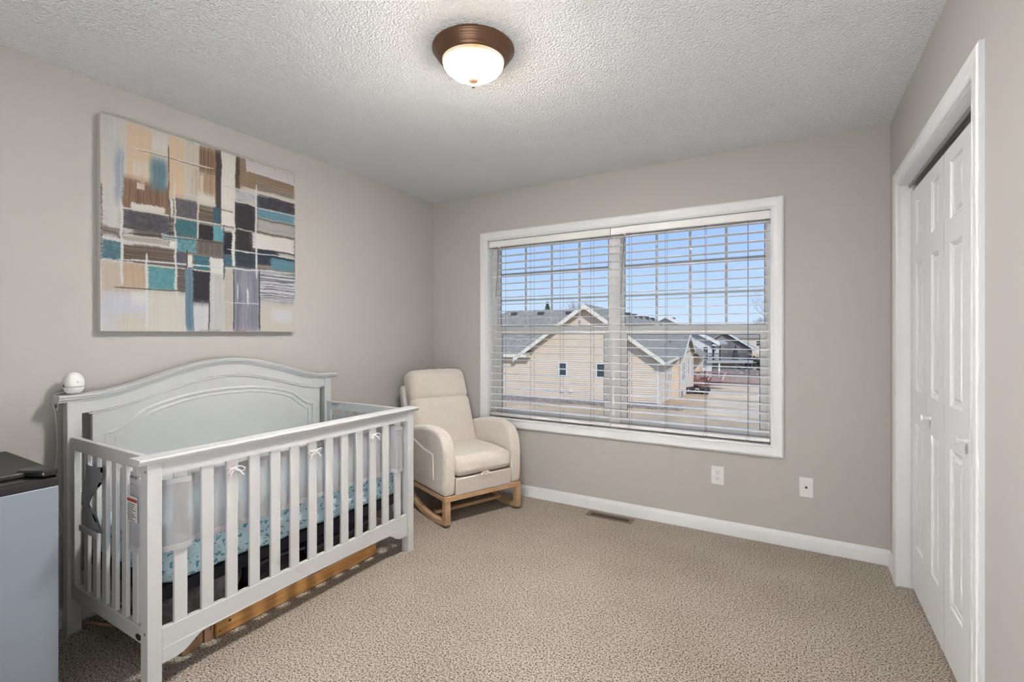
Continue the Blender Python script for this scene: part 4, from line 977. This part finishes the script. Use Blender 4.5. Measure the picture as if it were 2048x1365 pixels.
def owin(parent, a0, a1, z0, z1, pl, axis='x', sgn=-1, mull=False):
    bm = B(); k = .07
    def bb(x0, x1, d0, d1, za, zb):
        d0, d1 = sorted((pl+sgn*d0, pl+sgn*d1))
        if axis == 'x': box(bm, x0, x1, d0, d1, za, zb)
        else: box(bm, d0, d1, x0, x1, za, zb)
    bb(a0-k, a0, .03, .08, z0-k, z1+k); bb(a1, a1+k, .03, .08, z0-k, z1+k); bb(a0, a1, .03, .08, z1, z1+k); bb(a0, a1, .03, .08, z0-k, z0)
    if mull: bb((a0+a1)/2-.06, (a0+a1)/2+.06, .03, .08, z0, z1)
    bb(a0, a1, .045, .07, (z0+z1)/2-.03, (z0+z1)/2+.03)
    f = obj('window', bm, WHITET, parent)
    bm = B(); bb(a0, a1, .030, .042, z0, z1); obj('pane', bm, OWIN, f)
WHITET = mat('white_outdoor_trim', (.74, .74, .72), .6)

# neighbour's beige house (frame rotated 6 degrees)
nh = thing('neighbor_house', 'large beige sided house with a broad gable and grey-brown shingle roofs across the lawn', 'house', (-6.97, 29.2, -3), math.radians(6), local=True)
PKX, PKZ, EZ = -4.40, 6.02, 2.82
sl = (PKZ-EZ)/4.45
LF = lambda z: -17.0 if z < EZ-.02 else PKX-(PKZ-z)/sl
RT = lambda z: 0.0 if z < EZ else PKX+(PKZ-z)/sl
bm = B(); prism(bm, [(-17, .15), (0, .15), (0, EZ), (PKX, PKZ-.05), (PKX-(PKZ-EZ)/sl, EZ), (-17, EZ)], 'y', .01, .3)
box(bm, -.3, 0, .3, 8.2, -.9, EZ); box(bm, -.3, .45, 8.2, 24, -1.6, EZ-.35); box(bm, -.3, 1.05, 24, 30.5, -1.9, 2.0)
obj('wall', bm, BEIGE, nh)
bm = B(); clad(bm, 0, 0, 0, .15, PKZ-.1, .125, LF, RT); obj('lap_siding', bm, BEIGE, nh)['kind'] = 'stuff'
bm = B(); clad(bm, 0, 0, 0, -.9, EZ-.05, .125, lambda z: 0, lambda z: 8.2, 'y', 1); clad(bm, 0, 0, .45, -1.6, EZ-.35, .125, lambda z: 8.2, lambda z: 24, 'y', 1)
clad(bm, 0, 0, 8.2, -1.6, EZ-.35, .125, lambda z: 0, lambda z: .45)
PKB = (15.0, 4.05)
clad(bm, 0, 0, .45, EZ-.35, 4.0, .125, lambda z: PKB[0]-(4.05-z)/1.58*6.3, lambda z: PKB[0]+(4.05-z)/1.58*6.3, 'y', 1)
obj('lap_siding', bm, BEIGE, nh)['kind'] = 'stuff'
obj('foundation', bx(-17, 0, -.02, .2, -.3, .15), FOUND, nh)
obj('corner_trim', bx(-.06, .05, -.05, .06, 0, EZ), CREAMT, nh)
# right roof slope, left slope, wing roof
bm = B(); ex = .38
zr = lambda x_: PKZ-abs(x_-PKX)*sl
roof_slab(bm, [(PKX, -.42, PKZ), (PKX+4.45+ex, -.42, zr(PKX+4.45+ex)), (PKX+4.45+ex, 25, zr(PKX+4.45+ex)), (PKX, 31, PKZ)])
roof_slab(bm, [(PKX, -.42, PKZ), (PKX-4.45-ex, -.42, zr(PKX-4.45-ex)), (PKX-4.45-ex, 6, zr(PKX-4.45-ex)), (PKX, 31, PKZ)])
zb_ = zr(1.5)
roof_slab(bm, [(-.3, 22.6, zr(-.3)), (1.5, 22.6, zb_), (1.5, 31, zb_), (-.3, 31, zr(-.3))])
obj('gable_roof', bm, SHING, nh)
bm = B(); roof_slab(bm, [(-17.4, -.40, 2.78), (-8.2, -.40, 2.78), (-4.6, 5.0, 5.92), (-12.05, 5.0, 5.92)])
roof_slab(bm, [(-17.4, -.40, 2.78), (-12.05, 5.0, 5.92), (-17.4, 10.4, 2.78)])
obj('wing_roof', bm, SHING, nh)
bm = B(); roof_slab(bm, [(-.6, PKB[0], 4.15), (.75, PKB[0], 4.15), (.75, PKB[0]-6.6, 2.45), (-.6, PKB[0]-6.6, 2.45)], .1); roof_slab(bm, [(-.6, PKB[0], 4.15), (.75, PKB[0], 4.15), (.75, PKB[0]+6.8, 2.40), (-.6, PKB[0]+6.8, 2.40)], .1)
obj('bay_roof', bm, SHING, nh)
bm = B()
for s in (-1, 1):
    x1_ = PKX+s*(4.45+ex)
    v = [(PKX, PKZ+.14), (x1_, zr(x1_)+.12), (x1_, zr(x1_)-.14), (PKX, PKZ-.16)]
    prism(bm, v, 'y', -.50, -.43)
box(bm, PKX+4.45+ex-.04, PKX+4.45+ex+.06, -.42, 8.2, zr(PKX+4.45+ex)-.12, zr(PKX+4.45+ex)+.08)
box(bm, PKX+4.45+.0, PKX+4.45+ex, -.42, -.02, zr(PKX+4.45+ex)-.10, zr(PKX+4.45+ex))
obj('fascia', bm, CREAMT, nh)
bm = B(); box(bm, -17.4, -8.1, -.50, -.40, 2.72, 2.92); box(bm, -8.3, -8.1, -.5, 0, 2.72, 2.92)
for s in (-1, 1): prism(bm, [(PKB[0], 4.28), (PKB[0]+s*6.7, 2.55), (PKB[0]+s*6.7, 2.35), (PKB[0], 4.05)], 'x', .76, .82)
obj('fascia', bm, CREAMT, nh)
owin(nh, -6.12, -5.68, 1.62, 2.38, 0); owin(nh, -3.66, -3.20, 1.60, 2.38, 0)
owin(nh, 4.6, 7.0, .95, 2.15, 0, 'y', 1, True); owin(nh, 10.2, 13.0, .55, 1.95, .45, 'y', 1, True); owin(nh, 16.0, 17.6, .6, 2.1, .45, 'y', 1); owin(nh, 20.0, 23.0, .2, 1.8, .45, 'y', 1, True)
bm = B()
for yy in (8, 11, 14, 17, 21, 25): box(bm, PKX+.35, PKX+.75, yy-.25, yy+.25, PKZ-.45, PKZ+.02)
for xx in (-11.3, -9.1, -6.9): box(bm, xx-.22, xx+.22, 4.3, 4.6, 5.5, 5.92)
box(bm, -2.2, -1.8, 9.8, 10.2, 4.0, 4.75)
obj('roof_vent', bm, RAILD, nh)
bm = B()
for xx in (-5.95, -5.35): box(bm, xx-.10, xx+.10, -.12, -.03, .55, .72)
obj('wall_vent', bm, WHITET, nh)
obj('utility_box', bx(.05, .55, 9.4, 10.4, -1.3, -.1), FOUND, nh)
# river rock strip along the foundation
rk = thing('rock_bed', 'strip of grey-brown river rock along the foundation of the beige house', 'rocks', (-6.97, 29.2, -3), math.radians(6), local=True)
obj('rock_base', bx(-17, 1.5, -1.5, -.02, 0.0, .07), ROCK, rk)
bm = B(); r = random.Random(4)
for i in range(420):
    xx, yy, s_ = r.uniform(-11, 1.4), r.uniform(-1.45, -.1), r.uniform(.05, .13)
    bmesh.ops.create_icosphere(bm, subdivisions=1, radius=s_, matrix=Matrix.Translation((xx, yy, .08)) @ Matrix.Diagonal((1, 1, .6, 1)))
obj('loose_rocks', bm, ROCK, rk)['kind'] = 'stuff'

def pt(px, py, D):
    """a place seen at picture position (px, py) at depth D metres"""
    a = math.radians(30.2); F = Vector((-math.sin(a), math.cos(a), 0)); R_ = Vector((math.cos(a), math.sin(a), 0))
    return F*D+R_*((px-1024)/968*D)+Vector((0, 0, 1.28-(py-668)/968*D))
# white two-storey house
p0 = pt(1330, 700, 62)
wh = thing('white_house', 'white sided house with slate grey gabled roof beyond the beige house', 'house', (p0.x, p0.y, 0), math.radians(14), local=True)
bm = B(); prism(bm, [(-6, -5.3), (5.6, -5.3), (5.6, .25), (0, 3.35), (-6, .25)], 'y', 0, 12); obj('wall', bm, WHITES, wh)
bm = B(); clad(bm, 0, 0, 0, -5.3, 3.3, .22, lambda z: -6 if z < .25 else -(3.35-z)/3.1*5.8, lambda z: 5.6 if z < .25 else (3.35-z)/3.1*5.6)
obj('lap_siding', bm, WHITES, wh)['kind'] = 'stuff'
bm = B(); roof_slab(bm, [(0, -.5, 3.45), (6.3, -.5, .0), (6.3, 12.5, .0), (0, 12.5, 3.45)], .2); roof_slab(bm, [(0, -.5, 3.45), (-6.5, -.5, .0), (-6.5, 12.5, .0), (0, 12.5, 3.45)], .2)
obj('roof', bm, SHINGB, wh)
bm = B()
for s in (-1, 1): prism(bm, [(0, 3.75), (s*6.4, .28), (s*6.4, -.2), (0, 3.30)], 'y', -.62, -.52)
box(bm, 5.6, 6.45, -.5, -.1, -.22, -.02)
obj('fascia', bm, WHITET, wh)
bm = B(); prism(bm, [(-3.2, 1.7), (0.2, 1.7), (-1.5, 2.7)], 'y', -1.6, -.6); obj('porch_gable', bm, WHITES, wh)
bm = B()
for s in (-1, 1): prism(bm, [(-1.5, 2.95), (-1.5+s*2.2, 1.65), (-1.5+s*2.2, 1.4), (-1.5, 2.62)], 'y', -1.75, -1.62)
obj('porch_fascia', bm, WHITET, wh)
bm = B()
for k in range(6): box(bm, .9, 1.3, 1+k*1.7, 1.7+k*1.7, 2.95, 3.38)
obj('roof_vent', bm, RAILD, wh)
owin(wh, 4.6, 5.1, -1.9, -.4, 0)
# sunroom, upper deck with railing
p1 = pt(1420, 700, 61)
sr = thing('white_sunroom', 'white walled sunroom with dark sliding doors opening on the raised deck', 'sunroom', (p1.x, p1.y, 0), math.radians(10), local=True)
bm = B(); box(bm, -.6, 1.1, 0, 3, -2.3, -.1); obj('wall', bm, WHITES, sr)
bm = B(); box(bm, .30, .50, -.10, .0, -2.3, -.15); box(bm, 1.1, 1.25, -.1, .0, -2.3, -.15); obj('door', bm, OWIN, sr)
bm = B(); roof_slab(bm, [(-.6, -.5, -.05), (2.0, -.6, -.05), (1.8, 1.5, .3), (-.4, 1.5, .3)], .12); obj('roof', bm, GREYD, sr)
p2 = pt(1413, 722, 60); p3 = pt(1506, 722, 60)
dk = thing('raised_deck', 'raised grey deck with dark railing behind the red deck', 'deck', (p2.x, p2.y, 0), math.atan2(p3.y-p2.y, p3.x-p2.x), local=True)
Ld = (p3-p2).length
obj('deck_floor', bx(0, Ld, 0, 3.4, -2.35, -2.05), GREYD, dk)
obj('deck_fascia', bx(0, Ld, -.06, 0, -2.36, -2.08), GREYD, dk)
bm = B(); box(bm, 0, Ld*.86, .0, .06, -1.22, -1.14); obj('top_rail', bm, RAILD, dk)
ba = obj('baluster', bx(0, .035, .01, .045, -2.05, -1.2), RAILD, dk)
for i in range(1, 38):
    c = ba.copy(); C.objects.link(c); c.parent = dk; c.location = (Ld*.86*i/37, 0, 0)
for f in (.28, .62, .98): obj('post', bx(Ld*f-.08, Ld*f+.08, .05, .2, -5.2, -2.3), WHITET if f < .3 else RAILD, dk)
obj('lower_wall', bx(.2, Ld*.9, 3.2, 3.4, -5.2, -2.3), TAUPES, dk)
# taupe house
p4 = pt(1448, 700, 74)
gh = thing('taupe_house', 'taupe sided house with a low gable behind the raised deck', 'house', (p4.x, p4.y, 0), math.radians(20), local=True)
bm = B(); prism(bm, [(-4, -5), (4.0, -5), (4.0, -1.2), (0, 1.35), (-4, -1.2)], 'y', 0, 8); obj('wall', bm, TAUPES, gh)
bm = B(); clad(bm, 0, 0, 0, -5, 1.3, .3, lambda z: -4 if z < -1.2 else -(1.35-z)/2.55*4, lambda z: 4 if z < -1.2 else (1.35-z)/2.55*4); obj('lap_siding', bm, TAUPES, gh)['kind'] = 'stuff'
bm = B(); roof_slab(bm, [(0, -.5, 1.45), (4.7, -.5, -1.5), (7.0, 9, -1.2), (0, 9, 1.6)], .2); roof_slab(bm, [(0, -.5, 1.45), (-4.7, -.5, -1.5), (-4.7, 9, -1.5), (0, 9, 1.6)], .2); obj('roof', bm, SHING, gh)
bm = B()
prism(bm, [(0, 1.75), (4.8, -1.3), (4.8, -1.6), (0, 1.4)], 'y', -.62, -.52)
obj('fascia', bm, WHITET, gh)
p5 = pt(1512, 690, 92)
fh = thing('cream_house', 'distant cream house with white windows at the right edge of the view', 'house', (p5.x, p5.y, 0), math.radians(12), local=True)
bm = B(); box(bm, -6, 3.5, 0, 6, -4, .35); obj('wall', bm, siding_mat('cream_siding', (.62, .58, .48), (.56, .52, .43)), fh)
bm = B(); roof_slab(bm, [(-6.5, -.5, .35), (4, -.5, .35), (4, 3, 2.2), (-6.5, 3, 2.2)], .15); obj('roof', bm, SHING, fh)
owin(fh, .1, .9, -1.0, .05, 0); owin(fh, 1.3, 2.2, -1.0, .05, 0)
# red deck with stairs
p6 = pt(1383, 768, 50); p7 = pt(1462, 768, 50)
rd = thing('red_deck', 'low red stained wooden deck with slatted railing and two pink stair stringers', 'deck', (p6.x, p6.y, 0), math.atan2(p7.y-p6.y, p7.x-p6.x), local=True)
Lr = (p7-p6).length
obj('skirt', bx(0, Lr, 0, .08, -4.1, -3.45), REDWD, rd); obj('deck_floor', bx(0, Lr, .08, 3.0, -3.6, -3.45), REDWD, rd)
obj('top_rail', bx(0, Lr, 0, .10, -2.72, -2.63), REDWD, rd)
ba = obj('baluster', bx(0, .045, .02, .07, -3.45, -2.7), REDWD, rd)
for i in range(1, 30):
    c = ba.copy(); C.objects.link(c); c.parent = rd; c.location = ((Lr-.05)*i/29, 0, 0)
for f in (.0, .33, .66, .98): obj('post', bx(Lr*f, Lr*f+.12, -.04, .12, -4.1, -2.55), REDWD, rd)
for f in (.44, .80):
    bm = B(); xx = Lr*f; v = [(xx, -2.75), (xx+.20, -2.75), (xx-.10, -3.50), (xx-.30, -3.50)]
    prism(bm, v, 'y', -.30, -.16); obj('stair_stringer', bm, PINKW, rd)
for k in range(3): obj('step', bx(Lr*.36, Lr*.76, -.4-.3*k, -.1-.3*k, -3.66-.17*k, -3.62-.17*k), REDWD, rd)
# fence behind, hedges, shrubs, trees
p8 = pt(1450, 765, 56); p9 = pt(1900, 765, 56)
fn = thing('red_brown_fence', 'dark red-brown board fence at the back of the lawn right of the deck', 'fence', (p8.x, p8.y, 0), math.atan2(p9.y-p8.y, p9.x-p8.x), local=True)
Lf = (p9-p8).length
bd = obj('board', bx(0, .26, 0, .04, -4.75, -3.35), mat('fence_brown', (.19, .125, .11), .85), fn)
for i in range(1, 92):
    c = bd.copy(); C.objects.link(c); c.parent = fn; c.location = (Lf*i/92, .03*(i % 2), 0)
def shrubs(name, label, px, py, D, w_, h_, m, seed, n=40, group=None, cat='bush'):
    p = pt(px, py, D); g_ = gz_(p.y); r = random.Random(seed); bm = B()
    for i in range(n):
        x_, y_, z_ = r.uniform(-w_, w_), r.uniform(-.5, .5), r.uniform(0, h_)*(1-.4*r.random()); s_ = r.uniform(.15, .35)*min(1.4, h_)
        bmesh.ops.create_icosphere(bm, subdivisions=1, radius=s_, matrix=Matrix.Translation((x_, y_, z_)) @ Matrix.Rotation(r.uniform(0, 3), 4, 'Z') @ Matrix.Diagonal((1.2, .8, .7, 1)))
    for v in bm.verts: v.co += Vector([r.uniform(-.06, .06) for _ in range(3)])
    o = obj(name, bm, m, None, loc=(p.x, p.y, g_)); o.rotation_euler.z = math.radians(30); tag(o, label, cat, group); return o
shrubs('low_shrub', 'dark clipped shrub beside the corner of the beige house', 1388, 785, 42, 1.1, .75, SHRUB, 1)
shrubs('brush_pile', 'brown brush growing along the fence at the far right', 1500, 740, 66, 5.0, 2.2, HEDGE, 2, 110)
shrubs('garden_shrub', 'dark garden shrub right of the raised deck', 1512, 706, 72, 2.2, 2.6, SHRUB, 3, 60)
p = pt(1471, 712, 62); o = obj('potted_conifer', lathe(B(), [(.0, 0), (.45, .05), (.40, .5), (.22, 1.2), (0, 2.0)], (0, 0, 0), 10), SHRUB, None, loc=(p.x, p.y, -2.05)); tag(o, 'small cone-shaped evergreen standing on the raised deck', 'shrub')
def bare_tree(name, label, px, D, h_, seed, tilt=0):
    p = pt(px, 700, D); g_ = gz_(p.y); r = random.Random(seed); bm = B()
    def br(a, d, L, rad, lev):
        b = a+d*L; tube(bm, [a, (a+b)/2+Vector([r.uniform(-.04, .04)*L for _ in range(3)]), b], [rad, rad*.8, rad*.55], 4, False)
        if lev == 0: return
        for k in range(4 if lev > 1 else 3):
            nd = (d+Vector((r.uniform(-.9, .9), r.uniform(-.9, .9), r.uniform(-.1, .7)))*.75).normalized()
            br(a+(b-a)*r.uniform(.45, 1), nd, L*r.uniform(.55, .75), rad*.5, lev-1)
    t = thing(name, label, 'tree', (p.x, p.y, g_), local=True)
    tr_ = B(); tube(tr_, [(0, 0, 0), (0, 0, h_*.35)], [.16, .12], 6); obj('trunk', tr_, BARK, t)
    for k in range(5): br(Vector((0, 0, h_*.30+.15*k)), Vector((r.uniform(-.5, .5), r.uniform(-.5, .5), 1)).normalized(), h_*.30, .055, 4)
    obj('branches', bm, BARK, t)
bare_tree('bare_tree', 'tall bare leafless tree at the right edge of the window view', 1552, 64, 13.5, 11)
bare_tree('bare_tree', 'short bare tree farther off, left of the tall one', 1525, 110, 7.5, 13)
bare_tree('bare_tree', 'bare tree top just showing over the roof, left of the gable peak', 1148, 60, 10.2, 14)
p = pt(1095, 640, 62); sp = thing('spruce_tree', 'dark green spruce tip rising behind the roof ridge', 'tree', (p.x, p.y, -3), local=True)
bm = B(); r = random.Random(6)
for k in range(26):
    z = 1.5+k*.27; R0 = (8.4-z)*.30+.1
    for j in range(9):
        a = r.uniform(0, 2*PI); q = Vector((math.cos(a)*R0, math.sin(a)*R0, z-.25*R0)); tube(bm, [(0, 0, z+.1), q*.6+Vector((0, 0, z*.4+.02)), q], [.09, .16, .02], 4)
obj('foliage', bm, SPRUCE, sp); obj('trunk', tube(B(), [(0, 0, 0), (0, 0, 8.0)], [.2, .03], 6), BARK, sp)
